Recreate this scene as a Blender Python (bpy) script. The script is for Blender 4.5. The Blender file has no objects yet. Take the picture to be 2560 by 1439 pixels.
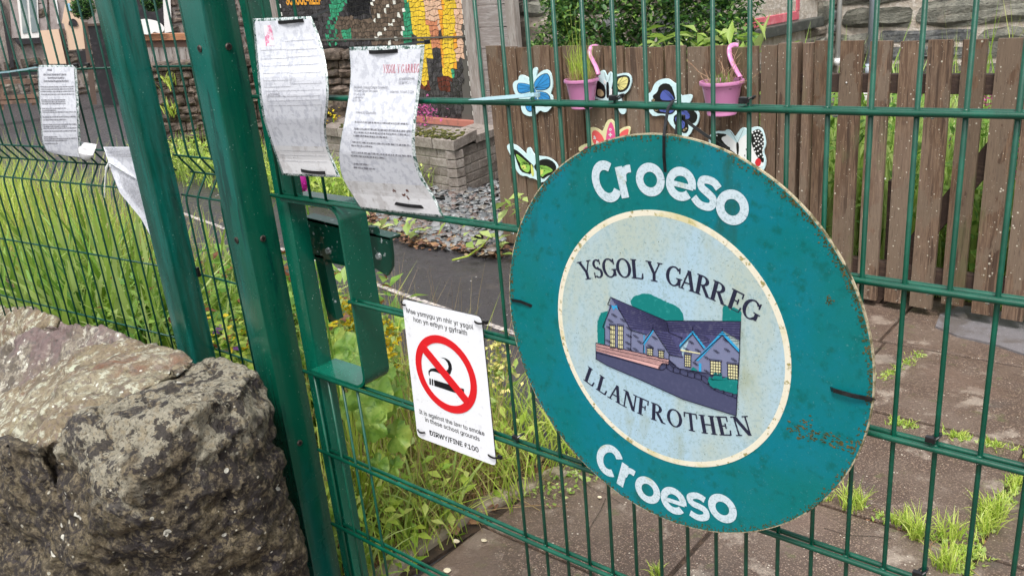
import bpy, bmesh, math, random
import numpy as np
from mathutils import Vector, Matrix, noise
random.seed(7); rng = np.random.default_rng(7)
S = bpy.context.scene
COL = S.collection
# ------------------------------------------------------------------ camera
F = 2138.12; CAM = np.array([.92996, -1.02515, 1.56988])
def _rot(a):
    a = np.array(a); th = np.linalg.norm(a); k = a / th
    K = np.array([[0, -k[2], k[1]], [k[2], 0, -k[0]], [-k[1], k[0], 0]])
    return np.eye(3) + math.sin(th) * K + (1 - math.cos(th)) * K @ K
RM = _rot([-1.85571255, -.607549498, .545593137])
cam = bpy.data.objects.new('camera', bpy.data.cameras.new('camera')); COL.objects.link(cam)
cam.data.sensor_width = 36; cam.data.lens = F / 2560 * 36; cam.data.clip_start = .02; cam.data.clip_end = 400
m4 = Matrix.Identity(4)
for r in range(3):
    m4[r][0] = RM[r, 0]; m4[r][1] = -RM[r, 1]; m4[r][2] = -RM[r, 2]; m4[r][3] = CAM[r]
cam.matrix_world = m4; S.camera = cam
# ------------------------------------------------------------------ light
W = bpy.data.worlds.new('World'); S.world = W; W.use_nodes = True
nt = W.node_tree; bg = nt.nodes['Background']
sky = nt.nodes.new('ShaderNodeTexSky'); sky.sky_type = 'NISHITA'; sky.sun_disc = False
SUN_EL, SUN_AZ = 62, 150
sky.sun_elevation = math.radians(SUN_EL); sky.sun_rotation = math.radians(SUN_AZ)
sky.air_density = 1.6; sky.dust_density = 5; sky.ozone_density = 1
hs = nt.nodes.new('ShaderNodeHueSaturation'); hs.inputs['Saturation'].default_value = .3
nt.links.new(sky.outputs[0], hs.inputs['Color']); nt.links.new(hs.outputs[0], bg.inputs[0])
bg.inputs[1].default_value = .15
sun = bpy.data.objects.new('sun', bpy.data.lights.new('sun', 'SUN')); COL.objects.link(sun)
sun.data.energy = 1.7; sun.data.angle = math.radians(15); sun.data.color = (1, .97, .92)
az, el = math.radians(SUN_AZ), math.radians(SUN_EL)
sd = Vector((math.sin(az) * math.cos(el), math.cos(az) * math.cos(el), math.sin(el)))
sun.rotation_euler = sd.to_track_quat('Z', 'Y').to_euler(); sun.location = (2, -4, 8)
S.view_settings.view_transform = 'Standard'; S.view_settings.look = 'None'
S.view_settings.gamma = 1; S.view_settings.use_curve_mapping = False; S.view_settings.exposure = .6
# ------------------------------------------------------------------ pixel rays -> places
def ray(x, y): return RM @ np.array([(x - 1280) / F, (y - 719.5) / F, 1.])
def PG(x, y, z=0):
    d = ray(x, y); return CAM + (z - CAM[2]) / d[2] * d
def PY(x, y, Y=0):
    d = ray(x, y); return CAM + (Y - CAM[1]) / d[1] * d
def PP(x, y, o, n):
    d = ray(x, y); return CAM + ((np.array(o) - CAM) @ n) / (d @ n) * d
# ------------------------------------------------------------------ materials
def lin(c):
    if isinstance(c, str):
        c = [int(c[i:i + 2], 16) / 255 for i in (0, 2, 4)]
        c = [v / 12.92 if v <= .04045 else ((v + .055) / 1.055) ** 2.4 for v in c]
    return (*c, 1)
MATS = {}
def M(name, base, layers=(), rough=.6, bump=0, bscale=60, metal=0, island=None, sss=0, coat=0, alpha=1, trans=0, spec=None, aniso=None, bdetail=6, rvar=0, ov=0):
    """base colour + layers (kind, scale, lo, hi, colour[, stretch xyz]); kinds noise / voronoi / cells / height"""
    if name in MATS: return MATS[name]
    m = bpy.data.materials.new(name); m.use_nodes = True; MATS[name] = m
    N = m.node_tree.nodes; L = m.node_tree.links; b = N['Principled BSDF']
    tc = N.new('ShaderNodeTexCoord'); geo = N.new('ShaderNodeNewGeometry')
    pos = geo.outputs['Position']
    def mapped(st):
        if not st: return pos
        mp = N.new('ShaderNodeMapping'); mp.inputs['Scale'].default_value = st; L.new(pos, mp.inputs['Vector']); return mp.outputs[0]
    rgb = N.new('ShaderNodeRGB'); rgb.outputs[0].default_value = lin(base); cur = rgb.outputs[0]
    if island is not None:
        mx = N.new('ShaderNodeValToRGB'); cr = mx.color_ramp
        cr.elements[0].color = lin(island[0]); cr.elements[-1].color = lin(island[-1])
        for i, c in enumerate(island[1:-1]):
            e = cr.elements.new((i + 1) / (len(island) - 1)); e.color = lin(c)
        L.new(geo.outputs['Random Per Island'], mx.inputs[0]); cur = mx.outputs[0]
    for i, ly in enumerate(layers):
        kind, sc, lo, hi, colr = ly[:5]; st = ly[5] if len(ly) > 5 else None
        if kind == 'noise':
            t = N.new('ShaderNodeTexNoise'); t.inputs['Scale'].default_value = sc; t.inputs['Detail'].default_value = 7
            t.inputs['Roughness'].default_value = .62; L.new(mapped(st), t.inputs['Vector']); fac = t.outputs[0]
        elif kind == 'voronoi':
            t = N.new('ShaderNodeTexVoronoi'); t.inputs['Scale'].default_value = sc; L.new(mapped(st), t.inputs['Vector'])
            n2 = N.new('ShaderNodeTexNoise'); n2.inputs['Scale'].default_value = sc * .35; L.new(pos, n2.inputs['Vector'])
            ma = N.new('ShaderNodeMath'); ma.operation = 'MULTIPLY_ADD'; ma.inputs[1].default_value = .5
            L.new(n2.outputs[0], ma.inputs[0]); L.new(t.outputs['Distance'], ma.inputs[2]); fac = ma.outputs[0]
        elif kind == 'cells':
            t = N.new('ShaderNodeTexVoronoi'); t.feature = 'DISTANCE_TO_EDGE'; t.inputs['Scale'].default_value = sc; L.new(mapped(st), t.inputs['Vector']); fac = t.outputs[0]
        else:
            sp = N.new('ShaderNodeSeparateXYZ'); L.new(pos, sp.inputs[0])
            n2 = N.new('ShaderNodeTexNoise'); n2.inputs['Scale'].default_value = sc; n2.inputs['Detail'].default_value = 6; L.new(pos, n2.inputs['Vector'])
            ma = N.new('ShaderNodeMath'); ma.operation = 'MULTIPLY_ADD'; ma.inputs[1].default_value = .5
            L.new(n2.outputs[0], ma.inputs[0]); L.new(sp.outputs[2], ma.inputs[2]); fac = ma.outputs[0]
        mr = N.new('ShaderNodeMapRange'); mr.interpolation_type = 'SMOOTHSTEP'
        inv = lo > hi
        mr.inputs['From Min'].default_value = min(lo, hi); mr.inputs['From Max'].default_value = max(lo, hi)
        if inv: mr.inputs['To Min'].default_value = 1; mr.inputs['To Max'].default_value = 0
        L.new(fac, mr.inputs['Value'])
        amt = mr.outputs[0]
        if len(ly) > 6:
            am = N.new('ShaderNodeMath'); am.operation = 'MULTIPLY'; am.inputs[1].default_value = ly[6]; L.new(amt, am.inputs[0]); amt = am.outputs[0]
        mix = N.new('ShaderNodeMix'); mix.data_type = 'RGBA'; L.new(amt, mix.inputs[0]); L.new(cur, mix.inputs[6])
        mix.inputs[7].default_value = lin(colr); cur = mix.outputs[2]
    if ov:    # each object of this material gets its own tone
        oi = N.new('ShaderNodeObjectInfo'); h_ = N.new('ShaderNodeHueSaturation'); mr = N.new('ShaderNodeMapRange'); mr.inputs['To Min'].default_value = 1 - ov; mr.inputs['To Max'].default_value = 1 + ov
        L.new(oi.outputs['Random'], mr.inputs['Value']); L.new(mr.outputs[0], h_.inputs['Value']); m2_ = N.new('ShaderNodeMath'); m2_.operation = 'MULTIPLY_ADD'; m2_.inputs[1].default_value = -.7 * ov; m2_.inputs[2].default_value = 1
        L.new(oi.outputs['Random'], m2_.inputs[0]); L.new(m2_.outputs[0], h_.inputs['Saturation']); L.new(cur, h_.inputs['Color']); cur = h_.outputs[0]
    L.new(cur, b.inputs['Base Color'])
    b.inputs['Roughness'].default_value = rough; b.inputs['Metallic'].default_value = metal
    if rvar:
        t = N.new('ShaderNodeTexNoise'); t.inputs['Scale'].default_value = 14; t.inputs['Detail'].default_value = 6; L.new(pos, t.inputs['Vector'])
        mr = N.new('ShaderNodeMapRange'); mr.inputs['From Min'].default_value = .35; mr.inputs['From Max'].default_value = .65
        mr.inputs['To Min'].default_value = max(.03, rough - rvar); mr.inputs['To Max'].default_value = rough + rvar
        L.new(t.outputs[0], mr.inputs['Value']); L.new(mr.outputs[0], b.inputs['Roughness'])
    if coat: b.inputs['Coat Weight'].default_value = coat; b.inputs['Coat Roughness'].default_value = .08
    if spec is not None: b.inputs['Specular IOR Level'].default_value = spec
    if trans: b.inputs['Transmission Weight'].default_value = trans
    if alpha < 1: b.inputs['Alpha'].default_value = alpha
    if bump:
        t = N.new('ShaderNodeTexNoise'); t.inputs['Scale'].default_value = bscale; t.inputs['Detail'].default_value = bdetail; t.inputs['Roughness'].default_value = .65
        L.new(mapped(aniso), t.inputs['Vector'])
        bp = N.new('ShaderNodeBump'); bp.inputs['Strength'].default_value = 1; bp.inputs['Distance'].default_value = bump
        L.new(t.outputs[0], bp.inputs['Height']); L.new(bp.outputs[0], b.inputs['Normal'])
    if sss:   # thin leaf: let light through
        tr = N.new('ShaderNodeBsdfTranslucent'); L.new(cur, tr.inputs[0])
        ms = N.new('ShaderNodeMixShader'); ms.inputs[0].default_value = sss
        L.new(b.outputs[0], ms.inputs[1]); L.new(tr.outputs[0], ms.inputs[2]); L.new(ms.outputs[0], N['Material Output'].inputs[0])
    return m
# ------------------------------------------------------------------ mesh helpers
def V3(a): return np.array(a, float)
class MB:
    def __init__(s): s.v = []; s.f = []; s.mi = []; s.cur = 0
    def add(s, vs, fs):
        o = len(s.v); s.v.extend([tuple(map(float, p)) for p in vs]); s.f.extend([tuple(i + o for i in f) for f in fs]); s.mi.extend([s.cur] * len(fs)); return s
    def box(s, a, b, R=None, o=None):
        c = [(x, y, z) for z in (a[2], b[2]) for y in (a[1], b[1]) for x in (a[0], b[0])]
        if R is not None: c = [tuple(np.array(o) + R @ np.array(p)) for p in c]
        return s.add(c, [(0, 2, 3, 1), (4, 5, 7, 6), (0, 1, 5, 4), (2, 6, 7, 3), (0, 4, 6, 2), (1, 3, 7, 5)])
    def bbox(s, a, b, w=.003, R=None, o=None):
        """box with bevelled vertical + horizontal edges"""
        bm = bmesh.new(); bmesh.ops.create_cube(bm, size=1)
        for v in bm.verts: v.co = Vector([(a[i] + b[i]) / 2 + v.co[i] * (b[i] - a[i]) for i in range(3)])
        bmesh.ops.bevel(bm, geom=list(bm.edges), offset=w, segments=2, profile=.6, affect='EDGES')
        vs = [np.array(v.co) for v in bm.verts]
        if R is not None: vs = [np.array(o) + R @ p for p in vs]
        bm.verts.index_update()
        s.add(vs, [[v.index for v in f.verts] for f in bm.faces]); bm.free(); return s
    def tube(s, pts, r, n=8, cap=True, flat=None):
        pts = [V3(p) for p in pts]; k = len(pts); rs = r if hasattr(r, '__len__') else [r] * k
        vs = []; up = None
        for i, p in enumerate(pts):
            t = pts[min(i + 1, k - 1)] - pts[max(i - 1, 0)]; t = t / (np.linalg.norm(t) + 1e-12)
            if up is None:
                up = V3((0, 0, 1)) if abs(t[2]) < .9 else V3((0, 1, 0))
            a = np.cross(t, up); a /= np.linalg.norm(a) + 1e-12; bb = np.cross(a, t); up = bb
            for j in range(n):
                an = 2 * math.pi * j / n; ca, sa = math.cos(an), math.sin(an)
                if flat: sa *= flat
                vs.append(p + rs[i] * (ca * a + sa * bb))
        fs = [(i * n + j, i * n + (j + 1) % n, (i + 1) * n + (j + 1) % n, (i + 1) * n + j) for i in range(k - 1) for j in range(n)]
        if cap: fs += [tuple(range(n))[::-1], tuple((k - 1) * n + j for j in range(n))]
        return s.add(vs, fs)
    def strip(s, pts, w, th, nrm):
        """flat strap along pts, width w across, thickness th along nrm"""
        pts = [V3(p) for p in pts]; vs = []
        for i, p in enumerate(pts):
            t = pts[min(i + 1, len(pts) - 1)] - pts[max(i - 1, 0)]; t /= np.linalg.norm(t) + 1e-12
            nn = V3(nrm[i] if hasattr(nrm[0], '__len__') else nrm); a = np.cross(t, nn); a /= np.linalg.norm(a) + 1e-12; nn = np.cross(a, t)
            ww = w[i] if hasattr(w, '__len__') else w
            vs += [p + a * ww / 2 + nn * th / 2, p - a * ww / 2 + nn * th / 2, p - a * ww / 2 - nn * th / 2, p + a * ww / 2 - nn * th / 2]
        k = len(pts); fs = [(i * 4 + j, i * 4 + (j + 1) % 4, i * 4 + 4 + (j + 1) % 4, i * 4 + 4 + j) for i in range(k - 1) for j in range(4)]
        fs += [(3, 2, 1, 0), tuple(4 * (k - 1) + j for j in range(4))]
        return s.add(vs, fs)
    def prism(s, poly, d):
        """closed polygon (3-D points) extruded by vector d"""
        n = len(poly); d = V3(d); vs = [V3(p) for p in poly] + [V3(p) + d for p in poly]
        return s.add(vs, [tuple(range(n)), tuple(range(2 * n - 1, n - 1, -1))] + [(i, i + n, (i + 1) % n + n, (i + 1) % n) for i in range(n)])
    def sphere(s, c, r, n=8, k=6):
        r = V3(r) if hasattr(r, '__len__') else V3((r, r, r)); c = V3(c)
        vs = [c + r * V3((0, 0, 1))]
        for i in range(1, k):
            a = math.pi * i / k
            for j in range(n): vs.append(c + r * V3((math.sin(a) * math.cos(2 * math.pi * j / n), math.sin(a) * math.sin(2 * math.pi * j / n), math.cos(a))))
        vs.append(c - r * V3((0, 0, 1))); fs = [(0, 1 + j, 1 + (j + 1) % n) for j in range(n)]
        for i in range(k - 2): fs += [(1 + i * n + j, 1 + (i + 1) * n + j, 1 + (i + 1) * n + (j + 1) % n, 1 + i * n + (j + 1) % n) for j in range(n)]
        fs += [(len(vs) - 1, 1 + (k - 2) * n + (j + 1) % n, 1 + (k - 2) * n + j) for j in range(n)]
        return s.add(vs, fs)
ORG = {}
def org(o): return ORG.get(o.name, V3((0, 0, 0))) if o is not None else V3((0, 0, 0))
def mk(name, mb, mat, parent=None, loc=None, smooth=False, mesh=None):
    """one mesh object from world-space geometry; origin at the parent's origin (or loc)"""
    if mesh is None:
        o0 = V3(loc) if loc is not None else (org(parent) if parent is not None else V3((0, 0, 0)))
        if isinstance(mb, tuple): vs, fs, mi = mb[0], mb[1], None
        else: vs, fs, mi = mb.v, mb.f, mb.mi
        me = bpy.data.meshes.new(name); me.from_pydata((np.array(vs) - o0).tolist(), [], fs)
        for m in (mat if isinstance(mat, (list, tuple)) else [mat]): me.materials.append(m)
        if mi and any(mi): me.polygons.foreach_set('material_index', mi)
        bm = bmesh.new(); bm.from_mesh(me)
        if len(bm.faces) < 4000: bmesh.ops.recalc_face_normals(bm, faces=bm.faces)
        bm.to_mesh(me); bm.free()
        if smooth: me.polygons.foreach_set('use_smooth', [True] * len(me.polygons))
    else: me = mesh; o0 = V3(loc) if loc is not None else org(parent)
    o = bpy.data.objects.new(name, me); COL.objects.link(o)
    if parent is not None: o.parent = parent; o.location = (o0 - org(parent)).tolist()
    else: o.location = o0.tolist()
    ORG[o.name] = o0
    return o
def auto_smooth(o, ang=35):
    me = o.data; me.polygons.foreach_set('use_smooth', [True] * len(me.polygons))
    try: me.set_sharp_from_angle(angle=math.radians(ang))
    except Exception: pass
    return o
def thing(name, label, cat, loc, group=None):
    o = bpy.data.objects.new(name, None); COL.objects.link(o); o.location = tuple(map(float, loc)); o.empty_display_size = .05
    ORG[o.name] = V3(loc); return tag(o, label, cat, group)
def tag(o, label, cat, group=None, kind=None):
    if label: o['label'] = label
    if cat: o['category'] = cat
    if group: o['group'] = group
    if kind: o['kind'] = kind
    return o
def struct(o): o['kind'] = 'structure'; return o
def stuff(o): o['kind'] = 'stuff'; return o
# ------------------------------------------------------------------ common materials
GREEN = '00584a'
m_paint = M('green_powder_coat', (.0, .078, .046), [('noise', 5, .45, .7, (.002, .115, .075), (1, 1, .25)), ('voronoi', 160, .345, .31, (.25, .42, .36), None, .7)], rough=.24, bump=.0006, bscale=30, coat=.25, rvar=.08)
m_post = M('green_post_paint_reflections', (.0, .058, .040), [('noise', 14, .46, .58, (.004, .105, .085), (1, 1, .10)), ('noise', 4, .52, .64, (.002, .078, .046), (1, 1, .2)), ('noise', 30, .58, .66, (.0, .035, .028), (1, 1, .12), .7), ('voronoi', 110, .32, .28, (.2, .36, .3), None, .6)], rough=.24, bump=.0022, bscale=26, aniso=(1, 1, .07), coat=.3, rvar=.1)  # lighter bluish upright streaks are reflections painted into the green
m_wire = M('green_wire_coat', (.0, .058, .033), [('noise', 25, .45, .65, (.001, .085, .05))], rough=.33, bump=.0003, bscale=120, coat=.12)
m_fwire = M('green_fence_wire', (.0, .046, .030), [('noise', 25, .5, .7, (.002, .07, .05))], rough=.4, spec=.35)
m_chip = M('chipped_green_paint', (.0, .055, .034), [('noise', 55, .625, .65, (.33, .38, .38)), ('noise', 16, .6, .66, (.15, .12, .08), None, .5)], rough=.3, bump=.0006, bscale=70)
m_black = M('black_nylon', (.006, .006, .007), [('noise', 60, .5, .7, (.02, .02, .022))], rough=.32, coat=.2)
m_galv = M('screw_steel', (.05, .04, .035), [('noise', 200, .4, .7, (.12, .10, .09))], rough=.4, metal=.6)
m_hole = M('socket_black', (.002, .002, .002), rough=.6)
m_drop = M('water_drop', (1, 1, 1), rough=.02, trans=1)
m_soil = M('damp_soil', (.035, .022, .014), [('noise', 30, .45, .65, (.09, .055, .035)), ('voronoi', 60, .35, .2, (.14, .10, .07))], rough=.8, bump=.012, bscale=45)
# ================================================================== GROUND
m_tar = M('wet_tarmac', (.050, .046, .050), [('voronoi', 130, .46, .28, (.12, .112, .118)), ('voronoi', 70, .36, .32, (.22, .21, .21), None, .8), ('noise', 1.1, .4, .7, (.036, .033, .036), None, .7), ('noise', 5, .56, .7, (.09, .075, .068), None, .5), ('voronoi', 16, .29, .275, (.5, .48, .46), None, .9)], rough=.42, bump=.005, bscale=190, rvar=.15)
g = MB(); n = 24
g.add([(-45, -14, -.004), (25, -14, -.004), (25, 45, -.004), (-45, 45, -.004)], [(0, 1, 2, 3)])
struct(mk('road', g, m_tar))
struct(mk('flower_bed', MB().prism([(-.72, .02, -.02), (-.62, .93, -.02), (-1.05, 1.12, -.02), (-2.5, 1.42, -.02), (-5, 1.85, -.02), (-9, 2.5, -.02), (-9, .02, -.02)], (0, 0, .028)), m_soil))
m_white = M('worn_road_paint', (.5, .45, .42), [('noise', 30, .42, .6, (.10, .09, .095))], rough=.7)
g = MB()
wl = [(-6.5, 2.55), (-5.43, 2.37), (-4, 2.15), (-2.51, 1.90), (-1.6, 1.77), (-.75, 1.66)]
g.add([(x, y, 0) for x, y in wl] + [(x, y + .035, 0) for x, y in wl], [(i, i + 1, i + 7, i + 6) for i in range(5)])
struct(mk('lane_marking', g, m_white))
m_slab = M('brown_concrete', (.245, .172, .125), [('voronoi', 105, .46, .26, (.50, .41, .33), None, .85), ('voronoi', 150, .50, .64, (.07, .046, .036), None, .85), ('noise', 3, .45, .62, (.15, .11, .085), None, .7), ('noise', 7, .55, .66, (.38, .32, .26), None, .6), ('voronoi', 60, .35, .31, (.62, .55, .45), None, .8), ('noise', 2.1, .54, .64, (.085, .068, .058), None, .7), ('noise', 16, .60, .68, (.10, .11, .04), None, .5), ('noise', 1.3, .52, .60, (.15, .10, .075), None, .6)], rough=.48, bump=.004, bscale=130, rvar=.16, ov=.13)
pav = thing('paving', None, None, (.25, 1, 0)); struct(pav)
mk('joint_bed', MB().box((-.66, -2.2, -.02), (2.2, 2.44, .012)), m_soil, pav)
mk('joint_bed', MB().box((-.66, 2.44, -.02), (1.3, 3.0, .010)), m_soil, pav)
bm_ = MB()
xs = [-.655, -.07, .562, 1.195, 1.83]; ys = [-2.05, -1.41, -.77, -.1, .535, 1.172, 1.81, 2.42]
for i in range(4):
    for j in range(7):
        a = (xs[i] + random.uniform(.004, .010), ys[j] + random.uniform(.004, .010)); b = (xs[i + 1] - random.uniform(.004, .010), ys[j + 1] - random.uniform(.004, .010))
        dz = random.uniform(-.005, .004)
        b_ = MB().bbox((a[0], a[1], -.012), (b[0], b[1], .022 + dz), .005); mk('slab', b_, m_slab, pav)
for a, b in (((-.655, 2.432), (-.1, 2.98)), ((-.088, 2.432), (.55, 2.98)), ((.56, 2.432), (1.3, 2.98))): mk('slab', MB().bbox((a[0], a[1], -.012), (b[0], b[1], .021), .006), m_slab, pav)
tp_ = [(.06, 2.66), (.16, 2.60), (.30, 2.58), (.45, 2.52), (.70, 2.50), (1.2, 2.52), (1.2, 2.95), (.09, 2.95), (.04, 2.80)]
struct(mk('tarmac_patch', MB().prism([(x, y, .018) for x, y in tp_], (0, 0, .012)), M('grey_tarmac_patch', (.17, .16, .17), [('voronoi', 110, .48, .3, (.34, .33, .35)), ('noise', 5, .5, .62, (.12, .105, .10))], rough=.5, bump=.004, bscale=150)))
ck = MB()
for P_ in (((1440, 1190), (1475, 1215), (1520, 1235), (1560, 1262)), ((1515, 1245), (1500, 1275), (1478, 1315), (1470, 1345)), ((2060, 1320), (2120, 1335), (2180, 1338), (2230, 1345)), ((1390, 1370), (1450, 1400), (1500, 1440))):
    pts = [PG(x + random.uniform(-3, 3), y + random.uniform(-2, 2), .0245) for x, y in P_]
    for a, b in zip(pts[:-1], pts[1:]):
        d = (b - a) / np.linalg.norm(b - a); s_ = np.cross(d, (0, 0, 1)) * .0009; ck.add([a - s_, a + s_, b + s_, b - s_], [(0, 1, 2, 3)])
stuff(mk('crack', ck, M('crack_dirt', (.03, .022, .016), rough=.9), pav))
# kerb
m_kerb = M('kerb_concrete', (.30, .25, .19), [('voronoi', 120, .45, .25, (.5, .44, .36)), ('noise', 8, .5, .65, (.11, .085, .05))], rough=.6, bump=.003, bscale=150)
kb = thing('kerb', None, None, (-.72, .5, 0)); struct(kb)
kp = [PG(840, 1500, .03), PG(1010, 1360, .03), PG(1150, 1265, .03), PG(1260, 1215, .03), PG(1400, 1160, .03)]
for i in range(4):
    a, b = kp[i], kp[i + 1]; d = (b - a); L = np.linalg.norm(d); d /= L; nn = np.cross(d, (0, 0, 1))
    R = np.stack([d, -nn, (0, 0, 1)], 1)
    mk('kerbstone', MB().bbox((.004, -.06, -.06), (L - .004, .0, .035), .012, R, V3((a[0], a[1], 0))), m_kerb, kb)
# ================================================================== GATE
ZA = 1.393; PIT = .2062
gate = thing('steel_gate', 'green welded double-wire mesh gate carrying the round teal sign', 'gate', (-.62, 0, 0))
def rowz(k): return ZA - PIT * k
vw = MB().tube([(0, 0, .075), (0, 0, 1.96)], .0031, 10)
me_full = mk('vertical_wire', vw, m_wire, gate, loc=(-.40, 0, 0), smooth=True).data
for i in range(-12, 25):
    if i == -8: continue
    x = i * .05
    if i <= -9:
        mk('vertical_wire', MB().tube([(x, 0, .075), (x, 0, rowz(3) + .004)], .0031, 10), m_wire, gate, smooth=True)
        mk('vertical_wire', MB().tube([(x, 0, rowz(1) - .004), (x, 0, 1.96)], .0031, 10), m_wire, gate, smooth=True)
    else: mk('vertical_wire', None, None, gate, loc=(x, 0, 0), mesh=me_full)
for k in range(-2, 7):
    for yy, x0 in ((-.0071, -.628), (.0071, -.606)):
        if k == 2: x0 = -.420 if yy < 0 else -.405
        z = rowz(k)
        pts = [(x0, yy, z)] + [(x, yy, z + .0006 * math.sin(x * 9 + k)) for x in np.arange(-.38, 1.25, .2)]
        o = mk('horizontal_wire', MB().tube(pts, .0041, 12), m_wire, gate, smooth=True)
# weld blobs
wb = MB()
for k in range(-1, 6):
    for i in range(-8, 18):
        if random.random() < .8: wb.sphere((i * .05 + random.uniform(-.001, .001), -.004, rowz(k) + random.choice((-.0035, .0035))), (.0042, .002, .002), 6, 4)
stuff(mk('weld_bead', wb, m_wire, gate, smooth=True))
# stile
sp = MB().bbox((-.646, .012, .04), (-.600, .056, 1.98), .006); auto_smooth(mk('stile', sp, m_paint, gate))
# lock frame: bent flat bar
def lock_path(x1, zt, zb, r, x0=-.602, inset=0):
    p = [(x0, zt - inset)]
    for a in np.linspace(90, 0, 7): p.append((x1 - inset - r + (r) * math.cos(math.radians(a)), zt - inset - r + r * math.sin(math.radians(a))))
    for a in np.linspace(0, -90, 7): p.append((x1 - inset - r + (r) * math.cos(math.radians(a)), zb + inset + r + r * math.sin(math.radians(a))))
    p.append((x0, zb + inset)); return p
po = lock_path(-.412, rowz(1) - .006, rowz(3) + .002, .034); pi_ = lock_path(-.412, rowz(1) - .006, rowz(3) + .002, .028, inset=.006)
y0, y1 = -.004, .066; vs = []; fs = []
for (a, b) in zip(po, pi_): vs += [(a[0], y0, a[1]), (a[0], y1, a[1]), (b[0], y1, b[1]), (b[0], y0, b[1])]
for i in range(len(po) - 1):
    for j in range(4): fs.append((i * 4 + j, i * 4 + (j + 1) % 4, i * 4 + 4 + (j + 1) % 4, i * 4 + 4 + j))
fs += [(0, 1, 2, 3), tuple(len(vs) - 4 + j for j in range(4))]
auto_smooth(mk('lock_frame', MB().add(vs, fs), m_paint, gate), 30)
# droplets under wires
dr = MB()
for k in range(-1, 6):
    for _ in range(10):
        x = random.uniform(-.35, .95); rr = random.uniform(.0011, .0026)
        dr.sphere((x, -.0071, rowz(k) - .0041 - rr * .3), (rr * 1.5, rr, rr * 1.1), 8, 6)
stuff(mk('water_drop', dr, m_drop, gate, smooth=True))
# ------------------------------------------------ posts
def screw(o, c, nrm, parent):
    n_ = V3(nrm); c = V3(c); mb = MB()
    mb.tube([c - n_ * .001, c + n_ * .0015, c + n_ * .003], [.0075, .0075, .0055], 16)
    s = mk('screw', mb, m_galv, parent, smooth=False)
    mk('socket', MB().tube([c + n_ * .0028, c + n_ * .0035], .0038, 6), m_hole, s)
gp = thing('gate_post', 'thick green square steel post that the gate closes against', 'post', (-.73, -.005, 0), 'green steel posts')
auto_smooth(mk('post_tube', MB().bbox((-.770, -.045, -.02), (-.690, .035, 2.1), .006), m_post, gp))
for px, py, pf in ((500, 122, 0), (592, 600, 0)):
    p = PY(px, py, -.045); screw(None, p, (0, -1, 0), gp)
for px, py in ((571, 117), (657, 596), (749, 1106)):
    d = ray(px, py); t = (-.690 - CAM[0]) / d[0]; p = CAM + t * d; screw(None, p, (1, 0, 0), gp)
# latch keep
fp = thing('fence_post', 'slimmer green square post left of the gate post, notice tucked beside it', 'post', (-1.06, -.03, 0), 'green steel posts')
auto_smooth(mk('post_tube', MB().bbox((-1.100, -.062, -.02), (-1.022, 0, 2.1), .005), m_post, fp))
mk('clip', MB().bbox((-1.024, -.004, .94), (-1.016, .004, .965), .001), m_black, fp)
# latch keep plate seen through the lock opening
kpn = thing('latch_keep', 'chipped green latch plate with bolt hole seen through the lock frame', 'latch', (-.55, .1, 1.06))
KY = .095
def q(px, py): return PY(px, py, KY)
pl = [q(758, 543), q(975, 596), q(980, 640), q(980, 668), q(968, 690), q(940, 672), q(778, 640)]
auto_smooth(mk('plate', MB().prism(pl, (0, .007, 0)), m_chip, kpn))
mk('top_lip', MB().prism([q(758, 541), q(975, 594), q(975, 600), q(758, 549)], (0, .03, 0)), m_chip, kpn)
mk('drop_bar', MB().prism([q(786, 636), q(808, 641), q(842, 800), q(822, 806)], (0, .02, 0)), m_chip, kpn)
mk('hinge_knuckle', MB().prism([q(916, 566), q(936, 568), q(941, 592), q(920, 588)], (0, .012, 0)), m_chip, kpn)
for px, py in ((822, 627), (948, 640)):
    c = q(px, py); mk('bolt', MB().tube([c + V3((0, -.006, 0)), c], [.006, .009], 10), M('bolt_zinc', (.45, .5, .5), [('noise', 90, .45, .6, (.15, .16, .16))], rough=.35, metal=.6), kpn, smooth=False)
mk('arm', MB().bbox((-.69, KY + .008, PY(770, 620, KY)[2] - .03), (-.52, KY + .020, PY(770, 560, KY)[2] + .01), .003), m_chip, kpn)
# ================================================================== LEFT MESH FENCE
R1, R2, RV, R4, R5, R6, R7 = 1.454, 1.247, 1.198, 1.149, .943, .736, .53
def fold_pts(x, y, dx, dy):
    """profile of a bent wire: (outward toward viewer) at the V fold"""
    nx, ny = dy, -dx        # fold points away from the road side
    if ny < 0: nx, ny = -nx, -ny
    out = []
    for z, f in ((.32, 0), (R4 - .02, 0), (R4 - .003, .002), (R4 + .008, .008), (RV - .007, .032), (RV, .036), (RV + .007, .032), (R2 - .008, .008), (R2 + .003, .002), (R2 + .02, 0), (1.95, 0)):
        out.append((x + nx * f, y + ny * f, z))
    return out
def vmesh(name, label, p0, dvec, nw, step, start, length, loc):
    t = thing(name, label, 'fence panel', loc, 'V-fold wire mesh panels')
    d = V3((*dvec, 0)); d /= np.linalg.norm(d)
    first = None
    for i in range(nw):
        p = V3((*p0, 0)) + d * (start + i * step)
        if first is None:
            o = mk('vertical_wire', MB().tube(fold_pts(p[0], p[1], d[0], d[1]), .0026, 8), m_fwire, t, loc=(p[0], p[1], 0), smooth=True); first = o.data
        else: mk('vertical_wire', None, None, t, loc=(p[0], p[1], 0), mesh=first)
    nrm = V3((d[1], -d[0], 0)); nrm = nrm if nrm[1] < 0 else -nrm
    for z, f in ((1.66, 0), (R1, 0), (R2, 0), (RV, .036), (R4, 0), (R5, 0), (R6, 0), (R7, 0)):
        a = V3((*p0, z)) + nrm * (-f - .004); b = a + d * length
        mk('horizontal_wire', MB().tube([a, (a + b) / 2, b], .0027, 8), m_fwire, t, smooth=True)
    return t
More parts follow.
